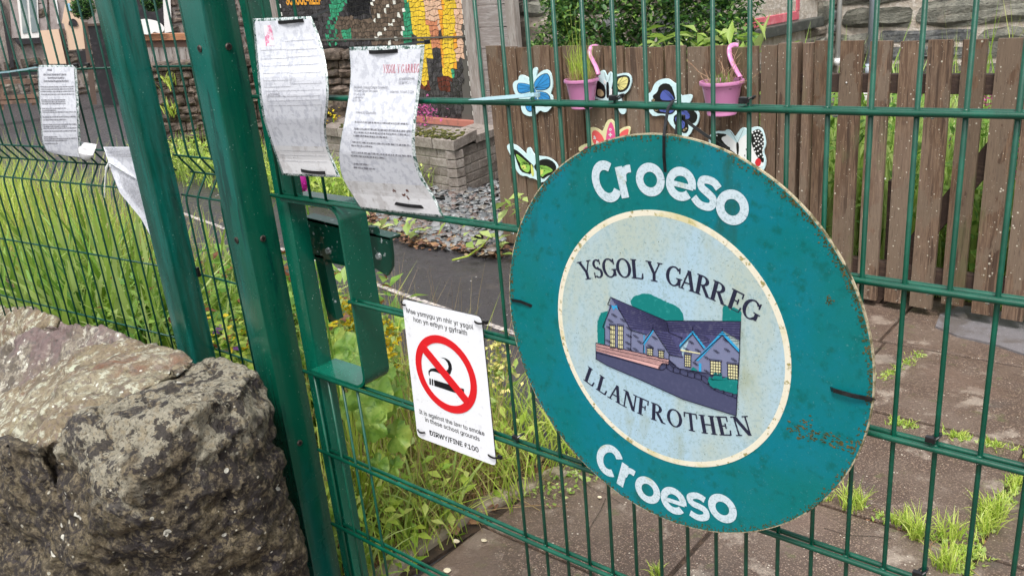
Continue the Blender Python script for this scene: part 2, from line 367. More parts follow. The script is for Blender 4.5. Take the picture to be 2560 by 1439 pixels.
vmesh('mesh_panel', 'short green wire panel between the two green posts', (-1.03, .004), (1, 0), 5, .0515, .022, .26, (-.9, 0, 0))
vmesh('mesh_panel', 'long green wire panel left of the posts, notices tied on it', (-1.095, .004), (-.994, -.11), 28, .0515, .03, 1.46, (-1.8, -.07, 0))
# ================================================================== WELCOME SIGN
def plane_frame(o, yaw, pit):
    n = V3((math.sin(yaw), -math.cos(yaw) * math.cos(pit), math.sin(pit))); n /= np.linalg.norm(n)
    u = np.cross((0, 0, 1), -n); u = -u if u[0] < 0 else u; u /= np.linalg.norm(u); v = np.cross(n, u); v = -v if v[2] < 0 else v
    return V3(o), u, v, n
class Plane:
    def __init__(s, o, yaw=0, pit=0): s.o, s.u, s.v, s.n = plane_frame(o, yaw, pit)
    def px(s, x, y): w = PP(x, y, s.o, s.n) - s.o; return (w @ s.u, w @ s.v)
    def w(s, u, v, h=0): return s.o + s.u * u + s.v * v + s.n * h
SG = Plane((.32, -.034, ZA - .34), -.04, .02)
SG.o = SG.w(.0158, .0073)
def disc(r0, r1, h0, h1, pl, n=128):
    vs = []; fs = []
    if r0 <= 0:
        poly = [pl.w(r1 * math.cos(a), r1 * math.sin(a), h0) for a in np.linspace(0, 2 * math.pi, n, endpoint=False)]
        return MB().prism(poly, pl.n * (h1 - h0))
    for i in range(n):
        a = 2 * math.pi * i / n; c, s_ = math.cos(a), math.sin(a)
        for r, h in ((r0, h0), (r1, h0), (r1, h1), (r0, h1)): vs.append(pl.w(r * c, r * s_, h))
    for i in range(n):
        k = (i + 1) % n
        for j in range(4): fs.append((i * 4 + j, k * 4 + j, k * 4 + (j + 1) % 4, i * 4 + (j + 1) % 4))
    return MB().add(vs, fs)
ALG = (.05, .06, .015)
m_teal = M('weathered_teal_vinyl', (.0, .150, .150), [('noise', 2.6, .44, .62, (.0, .165, .225), None, .85), ('noise', 60, .50, .72, (.0, .115, .11)), ('noise', 13, .60, .72, (.010, .085, .070), (1, 1, .35), .75), ('noise', 300, .62, .68, (.09, .26, .27), None, .5)], rough=.5, spec=.3, bump=.0002, bscale=500, rvar=.1)
m_edge = M('plywood_sign_edge', (.42, .36, .24), [('noise', 90, .45, .6, (.13, .11, .05)), ('noise', 30, .55, .6, (.03, .04, .02))], rough=.8)
m_pale = M('weathered_pale_blue_vinyl', (.37, .53, .64), [('noise', 4.5, .45, .62, (.42, .48, .40), (1, 1, .45), .85), ('noise', 190, .50, .64, (.28, .40, .43), None, .7), ('noise', 8, .57, .70, (.27, .29, .13), (1, 1, .4), .75), ('noise', 420, .62, .67, (.12, .15, .10))], rough=.45, bump=.0002, bscale=500)
m_cream = M('cream_ring_print', (.72, .68, .55), [('noise', 120, .56, .64, (.30, .26, .10)), ('noise', 14, .52, .66, (.52, .46, .18), None, .6)], rough=.5)
m_white = M('white_vinyl_letter', (.54, .64, .70), [('noise', 300, .50, .62, (.38, .49, .53)), ('noise', 16, .60, .7, (.40, .42, .22), None, .6)], rough=.45)
m_navy = M('navy_print', (.013, .015, .040), [('noise', 200, .58, .68, (.05, .06, .09))], rough=.45)
sgn = thing('welcome_sign', 'large round teal Croeso sign with drawing of a stone school, tied to the gate', 'sign', SG.o)
mk('board', disc(0, .3011, -.004, 0, SG, 200), m_edge, sgn)
auto_smooth(mk('face_print', disc(0, .2992, 0, .0006, SG, 200), m_teal, sgn))
RI = .1955
mk('ring', disc(RI - .0085, RI, .0007, .0011, SG), m_cream, sgn)
mk('centre_print', disc(0, RI - .0084, .0007, .0010, SG), m_pale, sgn)
# --- algae crust along rim
al = MB()
for i in range(1500):
    a = random.choice([random.gauss(-1.6, .9), random.gauss(2.4, .5), random.uniform(0, 6.28), random.gauss(.6, .35)])
    r = .2988 - abs(random.gauss(0, .004)); s_ = random.uniform(.0005, .0017)
    c = SG.w(r * math.cos(a), r * math.sin(a), .0007)
    al.prism([c + SG.u * s_ * math.cos(t) * random.uniform(.5, 1.2) + SG.v * s_ * math.sin(t) * random.uniform(.5, 1.2) for t in (0, 1.2, 2.4, 3.6, 5)], SG.n * .0004)
for i in range(120):   # brown-green patch near right edge
    t = random.random(); pu, pv = SG.px(1975 + 165 * t + random.gauss(0, 9), 1062 + 55 * t + random.gauss(0, 12)); s_ = random.uniform(.0005, .0016)
    c = SG.w(pu, pv, .0007)
    al.prism([c + SG.u * s_ * 1.8 * math.cos(tt) + SG.v * s_ * math.sin(tt) for tt in (0, 1.2, 2.4, 3.6, 5)], SG.n * .0003)
for i in range(30):
    pu, pv = SG.px(2074 + random.gauss(0, 4), 752 + random.gauss(0, 7)); s_ = random.uniform(.0004, .0012); c = SG.w(pu, pv, .0007)
    al.prism([c + SG.u * s_ * math.cos(tt) + SG.v * s_ * math.sin(tt) for tt in (0, 1.2, 2.4, 3.6, 5)], SG.n * .0003)
stuff(mk('algae_crust', al, M('algae_crust', ALG, [('noise', 90, .5, .6, (.12, .08, .02))], rough=.9), sgn))
# --- fonts (Blender's own bundled sans; its built-in font is the fallback)
try: FONT = bpy.data.fonts.load(bpy.utils.system_resource('DATAFILES') + '/fonts/Inter.woff2')
except Exception: FONT = None
def text_tris(s, offset=0, spacing=1.0):
    cu = bpy.data.curves.new('t', 'FONT'); cu.body = s
    if FONT: cu.font = FONT
    cu.size = 1; cu.offset = offset; cu.resolution_u = 4; cu.space_character = spacing
    o = bpy.data.objects.new('t', cu); COL.objects.link(o)
    dg = bpy.context.evaluated_depsgraph_get(); me = bpy.data.meshes.new_from_object(o.evaluated_get(dg))
    vs = np.array([v.co[:] for v in me.vertices]).reshape(-1, 3); fs = [tuple(p.vertices) for p in me.polygons]
    bpy.data.objects.remove(o); bpy.data.curves.remove(cu); bpy.data.meshes.remove(me)
    return vs, fs
_tc = {}
def glyph(ch, off=0):
    if (ch, off) not in _tc: _tc[(ch, off)] = text_tris(ch, off)
    return _tc[(ch, off)]
def place_glyph(mb, vs, fs, pl, c, ang, size, h, sx=1.0, dh=0):
    v = vs.copy(); cx = (v[:, 0].min() + v[:, 0].max()) / 2
    X = (v[:, 0] - cx) * size * sx; Yv = v[:, 1] * size
    ca, sa = math.cos(ang), math.sin(ang)
    U = c[0] + X * ca - Yv * sa; Vv = c[1] + X * sa + Yv * ca
    mb.add([pl.w(a, b, h + z_ * .01) for a, b, z_ in zip(U, Vv, v[:, 2])], fs)
# Croeso top / bottom: letter centres traced, baseline radius from them
def arc_word(name, word, cs, pl, top, mat, off, size, midh, serif=False, h=.0014, sx=1.0):
    mb = MB()
    for ch, c in zip(word, cs):
        u, v = pl.px(*c); r = math.hypot(u, v); a = math.atan2(v, u)
        ang = a - math.pi / 2 if top else a + math.pi / 2
        rb = r - midh if top else r + midh
        vs, fs = serif_glyph(ch) if serif else glyph(ch, off)
        place_glyph(mb, vs, fs, pl, (rb * math.cos(a), rb * math.sin(a)), ang, size, h, sx)
    return mk(name, mb, mat, sgn)
XH = .0226
def stroke(pts, w):
    p = np.array(pts, float); t = np.gradient(p, axis=0); t /= np.linalg.norm(t, axis=1)[:, None] + 1e-9; nn = np.c_[-t[:, 1], t[:, 0]] * w / 2
    a, b = p + nn, p - nn; n = len(p); vs = []
    for i in range(n): vs += [tuple(a[i]), tuple(b[i])]
    return vs, [(2 * i, 2 * i + 2, 2 * i + 3, 2 * i + 1) for i in range(n - 1)]
def arc_(cx, cy, rx, ry, a0, a1, n=30): A = np.radians(np.linspace(a0, a1, n)); return [(cx + rx * math.cos(a), cy + ry * math.sin(a)) for a in A]
def smooth_pts(P, k=3):
    P = [np.array(p, float) for p in P]
    for _ in range(k): P = [P[0]] + [q_ for a, b in zip(P[:-1], P[1:]) for q_ in (a * .75 + b * .25, a * .25 + b * .75)] + [P[-1]]
    return P
def round_glyph(ch):
    if ch == 'C': S_ = [(arc_(.66, .665, .425, .53, 44, 316, 40), .30)]
    elif ch == 'r': S_ = [([(.15, 0), (.15, .5), (.15, 1)], .29), (smooth_pts([(.22, .52), (.27, .80), (.44, .885), (.60, .87)]), .24)]
    elif ch == 'o': S_ = [(arc_(.5, .5, .39, .38, 0, 360, 44), .275)]
    elif ch == 'e': S_ = [(arc_(.5, .5, .39, .38, -8, 320, 44), .265), ([(.14, .47), (.5, .47), (.94, .47)], .16)]
    else: S_ = [(smooth_pts([(.80, .78), (.62, .90), (.40, .90), (.19, .82), (.22, .60), (.50, .52), (.76, .42), (.76, .18), (.55, .09), (.32, .09), (.10, .22)]), .235)]
    vs = []; fs = []
    for k, (p, w) in enumerate(S_):
        v, f = stroke(p, w); o = len(vs); vs += [(x, y, k * .01) for x, y in v]; fs += [tuple(i + o for i in q_) for q_ in f]
    return np.array(vs), fs
def words(word, cs, top, name):
    mb = MB(); rr = []
    for ch, c in zip(word, cs):
        u, v = SG.px(*c); rr.append((math.hypot(u, v), math.atan2(v, u)))
    rx = np.mean([r for (r, a), ch in zip(rr, word) if ch != 'C'])
    rb = rx - XH if top else rx + XH
    for (r, a), ch in zip(rr, word):
        vs, fs = round_glyph(ch)
        ang = a - math.pi / 2 if top else a + math.pi / 2
        place_glyph(mb, vs, fs, SG, (rb * math.cos(a), rb * math.sin(a)), ang, XH * 2, .0013, .98)
    mk(name, mb, m_white, sgn)
tC = [(1512, 451), (1565, 449), (1627, 453), (1703, 462), (1766, 485), (1834, 513)]
bC = [(1521, 1148), (1567, 1188), (1620, 1224), (1685, 1252), (1745, 1264), (1807, 1269)]
words('Croeso', tC, True, 'top_lettering'); words('Croeso', bC, False, 'bottom_lettering')
# --- roman serif capitals
def ell(cx, cy, rx, ry, tx, ty, a0, a1, n=26):
    P = []; A = np.radians(np.linspace(a0, a1, n))
    for a in A: P.append((cx + rx * math.cos(a), cy + ry * math.sin(a)))
    Q = [(cx + (rx - tx) * math.cos(a), cy + (ry - ty) * math.sin(a)) for a in A]
    return [('quadstrip', P, Q)]
def rc(x0, y0, x1, y1): return [('poly', [(x0, y0), (x1, y0), (x1, y1), (x0, y1)])]
def dg_(x0, y0, x1, y1, w): return [('poly', [(x0 - w / 2, y0), (x0 + w / 2, y0), (x1 + w / 2, y1), (x1 - w / 2, y1)])]
SE = .035
def stem(x, w=.17): return rc(x, 0, x + w, 1) + rc(x - .09, 0, x + w + .09, SE) + rc(x - .09, 1 - SE, x + w + .09, 1)
SER = {
 'Y': dg_(.13, 1, .43, .42, .15) + dg_(.80, 1, .50, .42, .05) + rc(.38, 0, .52, .45) + rc(.26, 0, .64, SE) + rc(-.04, 1 - SE, .30, 1) + rc(.66, 1 - SE, .94, 1),
 'S': ell(.31, .735, .27, .265, .12, .05, 40, 275) + ell(.30, .27, .29, .27, .13, .05, -140, 95) + [('poly', [(.25, .56), (.34, .42), (.46, .44), (.34, .60)])] + rc(.50, .72, .535, .99) + rc(.01, .02, .045, .30),
 'G': ell(.45, .5, .44, .51, .15, .05, 42, 322) + rc(.70, .08, .84, .42) + rc(.60, .40, .93, .435) + rc(.76, .70, .80, .98),
 'O': ell(.46, .5, .46, .51, .15, .045, 0, 360, 40),
 'L': stem(.13) + rc(.13, 0, .70, .045) + [('poly', [(.66, .02), (.74, .02), (.76, .30), (.73, .30)])],
 'A': dg_(.10, 0, .40, .98, .05) + dg_(.72, 0, .42, 1, .16) + rc(.22, .32, .60, .37) + rc(-.06, 0, .24, SE) + rc(.54, 0, .92, SE),
 'R': stem(.13) + ell(.36, .745, .36, .255, .15, .045, -90, 90) + rc(.2, .955, .38, 1) + rc(.2, .49, .38, .535) + dg_(.44, .50, .80, 0, .16) + rc(.70, 0, .98, SE),
 'E': stem(.13) + rc(.13, .955, .68, 1) + rc(.13, .48, .52, .525) + rc(.13, 0, .70, .045) + rc(.66, .74, .69, 1) + rc(.50, .36, .535, .64) + [('poly', [(.67, .02), (.73, .02), (.76, .28), (.73, .28)])],
 'F': stem(.13) + rc(.13, .955, .70, 1) + rc(.13, .48, .52, .525) + rc(.66, .72, .70, 1) + rc(.50, .36, .535, .64),
 'N': rc(.14, 0, .19, 1) + dg_(.20, 1, .80, 0, .18) + rc(.80, 0, .85, 1) + rc(0, 0, .33, SE) + rc(-.02, 1 - SE, .26, 1) + rc(.66, 1 - SE, .99, 1),
 'T': rc(.35, 0, .49, 1) + rc(.25, 0, .59, SE) + rc(.04, .955, .80, 1) + [('poly', [(.04, .98), (.08, .98), (.05, .72), (.02, .72)])] + [('poly', [(.76, .98), (.80, .98), (.82, .72), (.79, .72)])],
 'H': stem(.13) + stem(.70) + rc(.2, .48, .8, .525)}
def serif_glyph(ch):
    vs = []; fs = []; k = 0
    for it in SER[ch]:
        z = k * .004; k += 1; o = len(vs)
        if it[0] == 'poly':
            vs += [(x, y, z) for x, y in it[1]]; fs.append(tuple(range(o, len(vs))))
        else:
            P, Q = it[1], it[2]; n = len(P)
            for a, b in zip(P, Q): vs += [(*a, z), (*b, z)]
            fs += [(o + 2 * i, o + 2 * i + 2, o + 2 * i + 3, o + 2 * i + 1) for i in range(n - 1)]
    return np.array(vs), fs
def serif_word(name, word, cs, top, cap, sx=1.0):
    mb = MB(); pos = [SG.px(*c) for c in cs]
    # smooth the traced centres onto a circle so the letters sit on one arc
    P = np.array(pos); A = np.c_[2 * P, np.ones(len(P))]; s_ = np.linalg.lstsq(A, (P ** 2).sum(1), rcond=None)[0]; c0 = s_[:2]; R0 = math.sqrt(s_[2] + c0 @ c0)
    for ch, p in zip(word, pos):
        d = np.array(p) - c0; a = math.atan2(d[1], d[0]); ang = a - math.pi / 2 if top else a + math.pi / 2
        rb = R0 - cap / 2 if top else R0 + cap / 2
        vs, fs = serif_glyph(ch); v = vs.copy(); cx = (v[:, 0].min() + v[:, 0].max()) / 2
        X = (v[:, 0] - cx) * cap * sx; Yv = v[:, 1] * cap; ca, sa = math.cos(ang), math.sin(ang)
        for q_, (dx, dy) in enumerate(((0, 0), (.022, 0), (-.022, 0), (0, .012), (0, -.012))):
            mb.add([SG.w(c0[0] + rb * math.cos(a) + (x + dx * cap) * ca - (y + dy * cap) * sa, c0[1] + rb * math.sin(a) + (x + dx * cap) * sa + (y + dy * cap) * ca, .0013 + z * .004 + q_ * .00004) for x, y, z in zip(X, Yv, v[:, 2])], fs)
    mk(name, mb, m_navy, sgn)
cr5 = lambda L: [(1250 + x / 1.4108, 320 + y / 1.4108) for x, y in L]
serif_word('school_lettering', 'YSGOLYGARREG', cr5([(305, 500), (345, 492), (388, 492), (438, 496), (485, 499), (545, 503), (616, 522), (666, 535), (722, 556), (777, 580), (834, 607), (890, 640)]), True, .0285, .97)
serif_word('village_lettering', 'LLANFROTHEN', cr5([(322, 872), (364, 905), (410, 936), (459, 964), (506, 980), (560, 1003), (617, 1018), (675, 1030), (735, 1043), (791, 1050), (855, 1050)]), False, .0285, .95)
# --- school drawing, flat print in stacked layers
DR = lambda x, y: SG.px(1440 + x / 4.111, 700 + y / 4.111)
m_tree = M('print_teal', (.0, .18, .17), [('noise', 150, .55, .7, (.02, .25, .24))], rough=.45)
m_wall = M('print_slate_blue', (.17, .19, .31), [('noise', 170, .5, .66, (.18, .19, .31))], rough=.45)
m_roof = M('print_roof', (.060, .060, .155), [('noise', 170, .5, .66, (.11, .11, .21))], rough=.45)
m_road = M('print_road', (.055, .062, .13), [('noise', 170, .5, .66, (.07, .075, .15))], rough=.45)
m_win = M('print_cream', (.74, .70, .40), rough=.45); m_lblue = M('print_blue', (.03, .33, .62), rough=.45); m_pfence = M('print_pink', (.66, .38, .36), rough=.45)
m_line = M('print_line', (.008, .008, .03), rough=.45)
draw = mk('school_drawing', MB().prism([SG.w(*DR(*p), .0012) for p in [(215, 720), (575, 690), (1105, 780), (1690, 745), (1655, 1385), (1110, 1215), (660, 1010), (330, 870), (218, 800)]], SG.n * .0001), m_road, sgn)
def dpoly(name, mat, polys, lvl, parent=draw):
    for P in polys: r_ = mk(name, MB().prism([SG.w(*DR(*p), .0014 + lvl * .00016) for p in P], SG.n * .00012), mat, sgn)
    return r_
def scal(P, amp=6, n=5):
    out = []
    for i in range(len(P)):
        a, b = np.array(P[i]), np.array(P[(i + 1) % len(P)]); d = b - a; nn = np.array([d[1], -d[0]]) / (np.linalg.norm(d) + 1e-9)
        for k in range(n): t = k / n; out.append(tuple(a + d * t + nn * amp * (math.sin(math.pi * t * 3) ** 2) * random.uniform(.3, 1)))
    return out
dpoly('drawn_tree', m_tree, [scal([(565, 215), (600, 165), (700, 135), (760, 140), (850, 180), (940, 225), (1010, 250), (1070, 290), (1105, 350), (1110, 410), (930, 420), (620, 330)]), scal([(335, 310), (260, 330), (225, 420), (222, 520), (228, 640), (310, 660), (320, 480)]), scal([(1520, 265), (1560, 262), (1590, 310), (1620, 275), (1670, 300), (1702, 320), (1700, 420), (1510, 420)], 9)], 0)
dpoly('drawn_wall', m_wall, [[(365, 185), (300, 480), (305, 655), (720, 760), (965, 810), (1060, 900), (1340, 945), (1640, 1010), (1665, 960), (1690, 740), (1510, 530), (1340, 690), (1205, 520), (1105, 780), (965, 760), (800, 500), (715, 560), (575, 510)]], 1)
dpoly('drawn_roof', m_roof, [[(365, 175), (935, 410), (965, 530), (1105, 580), (1070, 660), (1105, 785), (975, 755), (800, 490), (740, 555), (570, 500)], [(935, 415), (1700, 418), (1695, 620), (1510, 510), (1345, 690), (1210, 510), (1090, 650), (1080, 570), (965, 530)]], 2)
dpoly('drawn_gable', m_lblue, [[(705, 625), (800, 495), (812, 512), (715, 655)], [(1070, 665), (1208, 512), (1340, 690), (1320, 700), (1208, 548), (1075, 700)], [(1230, 820), (1512, 515), (1690, 710), (1688, 745), (1512, 560), (1265, 825)], [(365, 250), (395, 262), (430, 250), (438, 300), (415, 275), (395, 305)], [(703, 560), (713, 560), (713, 740), (703, 740)], [(1270, 845), (1296, 850), (1296, 935), (1270, 930)]], 4)
dpoly('drawn_ground', m_road, [[(215, 715), (860, 905), (870, 880), (1000, 905), (1160, 945), (1270, 1015), (1330, 1090), (1450, 1140), (1665, 1220), (1655, 1385), (1110, 1215), (660, 1010), (330, 870), (216, 802)]], 3)
dpoly('drawn_fence', m_pfence, [[(215, 642), (965, 810), (960, 860), (885, 850), (862, 905), (215, 720)]], 5)
wins = [(362, 455, 412, 685), (442, 460, 494, 700), (742, 690, 798, 765), (860, 715, 912, 790), (1128, 755, 1190, 878), (1392, 818, 1500, 962), (1570, 850, 1675, 1005)]
dpoly('drawn_window', m_win, [[(a, b), (c, b + (c - a) * .12), (c, d_ + (c - a) * .08), (a, d_)] for a, b, c, d_ in wins] + [[(1085, 705), (1285, 742), (1285, 752), (1085, 718)]], 6)
dpoly('drawn_shrub', m_tree, [scal([(1370, 1030), (1385, 985), (1410, 1020), (1440, 940), (1465, 960), (1500, 950), (1510, 1010), (1570, 985), (1590, 1020), (1665, 1010), (1665, 1160), (1520, 1120), (1400, 1080)], 14), scal([(1190, 910), (1215, 885), (1240, 905), (1260, 925)], 8)], 8)
ln = MB()
def line(pts, w=5, lvl=7):
    s_ = .00024 * w
    for a, b in zip(pts[:-1], pts[1:]):
        a = np.array(DR(*a)); b = np.array(DR(*b)); d = b - a; L = np.linalg.norm(d)
        if L < 1e-6: continue
        d /= L; nn = np.array([-d[1], d[0]]) * s_ / 2; a = a - d * s_ / 3; b = b + d * s_ / 3
        ln.prism([SG.w(*p, .0014 + lvl * .00016) for p in (a + nn, b + nn, b - nn, a - nn)], SG.n * .0001)
for P in ([(215, 640), (965, 808), (960, 860)], [(215, 640), (215, 802), (330, 870), (660, 1010), (1110, 1215), (1655, 1385), (1690, 740), (1700, 418), (935, 412), (365, 170), (335, 245), (372, 255), (285, 475), (305, 490), (305, 650)], [(435, 265), (575, 508), (735, 555)], [(575, 508), (572, 715)], [(945, 430), (965, 530), (1105, 590)], [(965, 760), (965, 810)], [(705, 660), (702, 745)], [(800, 470), (800, 492), (975, 762), (1105, 785)], [(700, 640), (800, 495)], [(1208, 480), (1208, 512)], [(1070, 690), (1208, 545), (1325, 705)], [(1512, 490), (1512, 515)], [(1230, 822), (1512, 558), (1690, 745)], [(965, 810), (1060, 900), (1340, 945)], [(215, 735), (860, 908), (862, 880)]): line(P, 5)
for i in range(1, 11):   # slates on the main roof
    t = i / 11; line([(365 + 205 * t + 20, 175 + 325 * t + 10), (935 + 32 * t, 412 + 118 * t)], 2.6)
for i in range(1, 7): t = i / 7; line([(945 + 18 * t, 418 + 110 * t), (1700 - 5 * t, 418 + 180 * t)], 2.6)
for i in range(1, 9): t = i / 9; line([(800 + 170 * t, 492 + 265 * t), (965 + 130 * t, 530 + 245 * t)], 2.6)
for i in range(1, 5): t = i / 5; line([(1208 + 130 * t, 520 + 160 * t), (1330 + 90 * t, 560 + 70 * t)], 2.6); line([(1520 + 165 * t, 520 + 160 * t), (1692, 570 + 90 * t)], 2.6)
for a, b, c, d_ in wins:
    w, h_ = c - a, d_ - b
    line([(a, b), (c, b + w * .12), (c, d_ + w * .08), (a, d_), (a, b)], 5, 9)
    line([(a - 8, b - 16), (c + 8, b - 16 + w * .14), (c + 8, b + w * .12), (a - 8, b - 2), (a - 8, b - 16)], 3, 9)
    for k in range(1, 3 if w < 70 else 4): x = a + w * k / (3 if w < 70 else 4); line([(x, b), (x, d_)], 3.5, 9)
    for k in range(1, 3 if h_ < 110 else 5): y = b + h_ * k / (3 if h_ < 110 else 5); line([(a, y), (c, y + w * .1)], 3.5, 9)
for i in range(62):      # pale fence uprights
    t = i / 62; line([(218 + 740 * t, 644 + 166 * t), (218 + 740 * t, 722 + 150 * t)], 2, 8)
line([(216, 672), (960, 835)], 2.4, 8); line([(216, 702), (880, 868)], 2.4, 8)
for cx, cy in [(350, 400), (390, 345), (480, 395), (340, 475), (330, 610), (540, 480), (540, 555), (530, 630), (545, 690), (610, 560), (655, 620), (610, 695), (760, 660), (805, 575), (1180, 620), (1250, 705), (1130, 690), (1535, 600), (1440, 715), (1550, 700), (1340, 780), (1620, 800), (1225, 840), (990, 840), (1340, 920)]:
    for r in range(3):
        x = cx + r * 14 - 14; y = cy + r * 11 - 8; line([(x, y), (x + 26, y + 5), (x + 28, y + 13), (x, y + 9), (x, y)], 2.2, 8)
st = [(870, 870), (940, 850), (1010, 890), (1080, 905), (1160, 935), (1230, 950), (1300, 970), (1370, 1020), (1440, 1075), (1530, 1110), (1620, 1140), (1665, 1160)]
for i in range(len(st) - 1):
    (x0, y0), (x1, y1) = st[i], st[i + 1]
    line([(x0, y0), ((x0 + x1) / 2, (y0 + y1) / 2 - 14), (x1, y1), (x1 - 6, y1 + 44), ((x0 + x1) / 2, (y0 + y1) / 2 + 52), (x0, y0 + 46), (x0, y0)], 3.6)
stuff(mk('drawn_line', ln, m_line, sgn))
# ================================================================== NO SMOKING SIGN
m_nsw = M('white_plastic_sign', (.80, .82, .86), [('noise', 70, .58, .72, (.55, .57, .60), None, .6), ('noise', 14, .6, .75, (.55, .55, .50), None, .4)], rough=.28, bump=.0003, bscale=180, coat=.2)
m_red = M('red_print', (.66, .014, .020), rough=.3); m_blk = M('black_print', (.010, .010, .012), rough=.35)
NS = Plane((-.16, -.0155, ZA - .53)); nso = thing('no_smoking_sign', 'white no smoking notice with red circle, cable-tied to the gate', 'sign', NS.o)
c7 = lambda x, y: NS.px(980 + x / 3.128, 720 + y / 3.128)
cn = [c7(80, 80), c7(702, 222), c7(820, 1390), c7(203, 1160)]   # rounded corners added
def rounded(P, r, n=5):
    out = []
    for i in range(4):
        p = np.array(P[i]); a = np.array(P[i - 1]) - p; b = np.array(P[(i + 1) % 4]) - p; a /= np.linalg.norm(a); b /= np.linalg.norm(b)
        for k in range(n + 1):
            t = k / n; out.append(tuple(p + a * r * (1 - t) ** 2 + b * r * t ** 2))
    return out
rp = rounded(cn, .011)
mk('plate', MB().prism([NS.w(*p, -.0012) for p in rp], NS.n * .002), m_blk, nso)
rin = [tuple(np.array(p) * .997 + np.array(np.mean(rp, 0)) * .003) for p in rp]
mk('face', MB().prism([NS.w(*p, .0009) for p in rin], NS.n * .0004), m_nsw, nso)
def ns_text(s, l, r, off=0, bold=False):
    a = np.array(c7(*l)); b = np.array(c7(*r)); vs, fs = text_tris(s, 0); x0, x1 = vs[:, 0].min(), vs[:, 0].max()
    L = np.linalg.norm(b - a); k = L / (x1 - x0); d = (b - a) / L; nn = np.array([-d[1], d[0]])
    mb = MB(); e = .00022 if not off > .02 else .00045
    for q_, (du, dv) in enumerate(((0, 0), (e, 0), (-e, 0), (0, e * .7), (0, -e * .7))):
        mb.add([NS.w(*(a + d * ((v[0] - x0) * k + du) + nn * (v[1] * k + dv)), .0015 + q_ * .00003) for v in vs], fs)
    return mb
for s, l, r, off in (('Mae ysmygu yn nhir yr ysgol', (120, 188), (640, 320), .012), ('hon yn erbyn y gyfraith', (175, 257), (592, 366), .012), ('It is against the law to smoke', (220, 975), (728, 1150), .012), ('in these school grounds', (266, 1037), (690, 1192), .012), ('DIRWY/FINE £100', (302, 1143), (682, 1280), .03)):
    mk('lettering', ns_text(s, l, r, off), m_blk, nso)
cc = np.array(c7(423, 672)); ra = np.linalg.norm(np.array(c7(423, 672)) - np.array(c7(374, 366)))
NP = Plane(NS.w(*cc)); 
mk('red_ring', disc(ra * .80, ra, .0019, .0022, NP, 72), m_red, nso)
a = np.array(c7(240, 450)) ; b = np.array(c7(600, 890)); d = (b - a) / np.linalg.norm(b - a); nn = np.array([-d[1], d[0]]) * ra * .115
mk('red_bar', MB().prism([NS.w(*p, .0017) for p in (a + nn, b + nn, b - nn, a - nn)], NS.n * .0009), m_red, nso)
cg = MB()
for P in ([(332, 713), (566, 785), (570, 838), (336, 760)], [(315, 706), (325, 708), (328, 757), (317, 754)], [(296, 700), (307, 703), (310, 752), (298, 748)],
          [(291, 668), (289, 648), (300, 630), (320, 625), (350, 632), (385, 650), (420, 665), (455, 668), (472, 640), (470, 600), (450, 565), (420, 545), (388, 537), (410, 550), (432, 575), (445, 605), (440, 635), (420, 640), (390, 628), (350, 625), (315, 628)]):
    if len(P) > 6: P = [(298, 668), (300, 652), (315, 645), (345, 650), (380, 665), (410, 680), (440, 685), (462, 665), (473, 630), (470, 595), (452, 562), (425, 545), (388, 537), (418, 552), (438, 578), (447, 608), (442, 632), (428, 641), (400, 638), (370, 628), (335, 622), (305, 627), (290, 645), (290, 665), (298, 685)]
    cg.prism([NS.w(*c7(*p), .0014) for p in P], NS.n * .0003)
mk('cigarette_print', cg, m_blk, nso)
wd = MB()
for _ in range(60):
    u, v = random.uniform(-.1, .1), random.uniform(-.15, .15); c = NS.w(cc[0] + u, cc[1] + v, .0016)
    if abs(u) < .09 and abs(v) < .13: r = random.uniform(.0004, .0013); wd.sphere(c, (r, r * .5, r * 1.2), 8, 6)
stuff(mk('water_drop', wd, m_drop, nso, smooth=True))
# ================================================================== CABLE TIES
tienum = []
def tie(label, pts, w=.0036, nrm=(0, -1, 0), head=None, mat=None):
    t = thing('cable_tie', label, 'cable tie', pts[0], 'cable ties on the gate and fence')
    mk('strap', MB().strip(pts, w, .0014, nrm), mat or m_black, t)
    if head is not None: h = V3(head); mk('head', MB().bbox(h - V3((.0045, .003, .0035)), h + V3((.0045, .003, .0035)), .001), mat or m_black, t)
    return t
def arcpts(a, b, bulge, n=8):
    a, b, g_ = V3(a), V3(b), V3(bulge); return [a + (b - a) * t + g_ * math.sin(math.pi * t) for t in np.linspace(0, 1, n)]
P = lambda x, y, Y=-.012: PY(x, y, Y)
# big tie over the top of the round sign
tie('long black cable tie looped from the top wire through the round sign',
    [P(1663, 430, -.036), P(1660, 390, -.041), P(1660, 340, -.042), P(1665, 300, -.032), P(1671, 268, -.020), P(1683, 252, -.006), P(1698, 250, .006), P(1696, 285, .009), P(1690, 335, .003)], .0042, (0, -1, 0))
tie('loose black tie tail pointing down-right behind the top of the round sign', [P(1700, 292, .008), P(1760, 335, .010), P(1835, 385, .012)], .004, (0, -1, .3), P(1704, 294, .008))
tie('black cable tie across the left rim of the round sign', [P(1276, 751, -.019), P(1281, 750, -.026), P(1300, 753, -.027), P(1325, 763, -.0265), P(1332, 765, -.0235)], .0048)
tie('black cable tie across the right rim of the round sign', [P(2076, 970, -.044), P(2084, 975, -.050), P(2130, 988, -.052), P(2180, 998, -.050), P(2184, 997, -.040)], .0055)
for lb, a, b, hd in (('cable tie at top left corner of the no smoking sign', (1003, 752), (1014, 762), None), ('cable tie with head at top right corner of the no smoking sign', (1186, 803), (1215, 806), (1214, 805)),
                     ('cable tie at bottom left corner of the no smoking sign', (1044, 1073), (1062, 1080), None), ('curled cable tie with head at bottom right corner of the no smoking sign', (1220, 1136), (1253, 1143), (1250, 1142))):
    tie(lb, arcpts(P(*a, -.019), P(*b, -.019), (0, -.003, -.002)), .0035, (0, -1, 0), P(*hd, -.018) if hd else None)
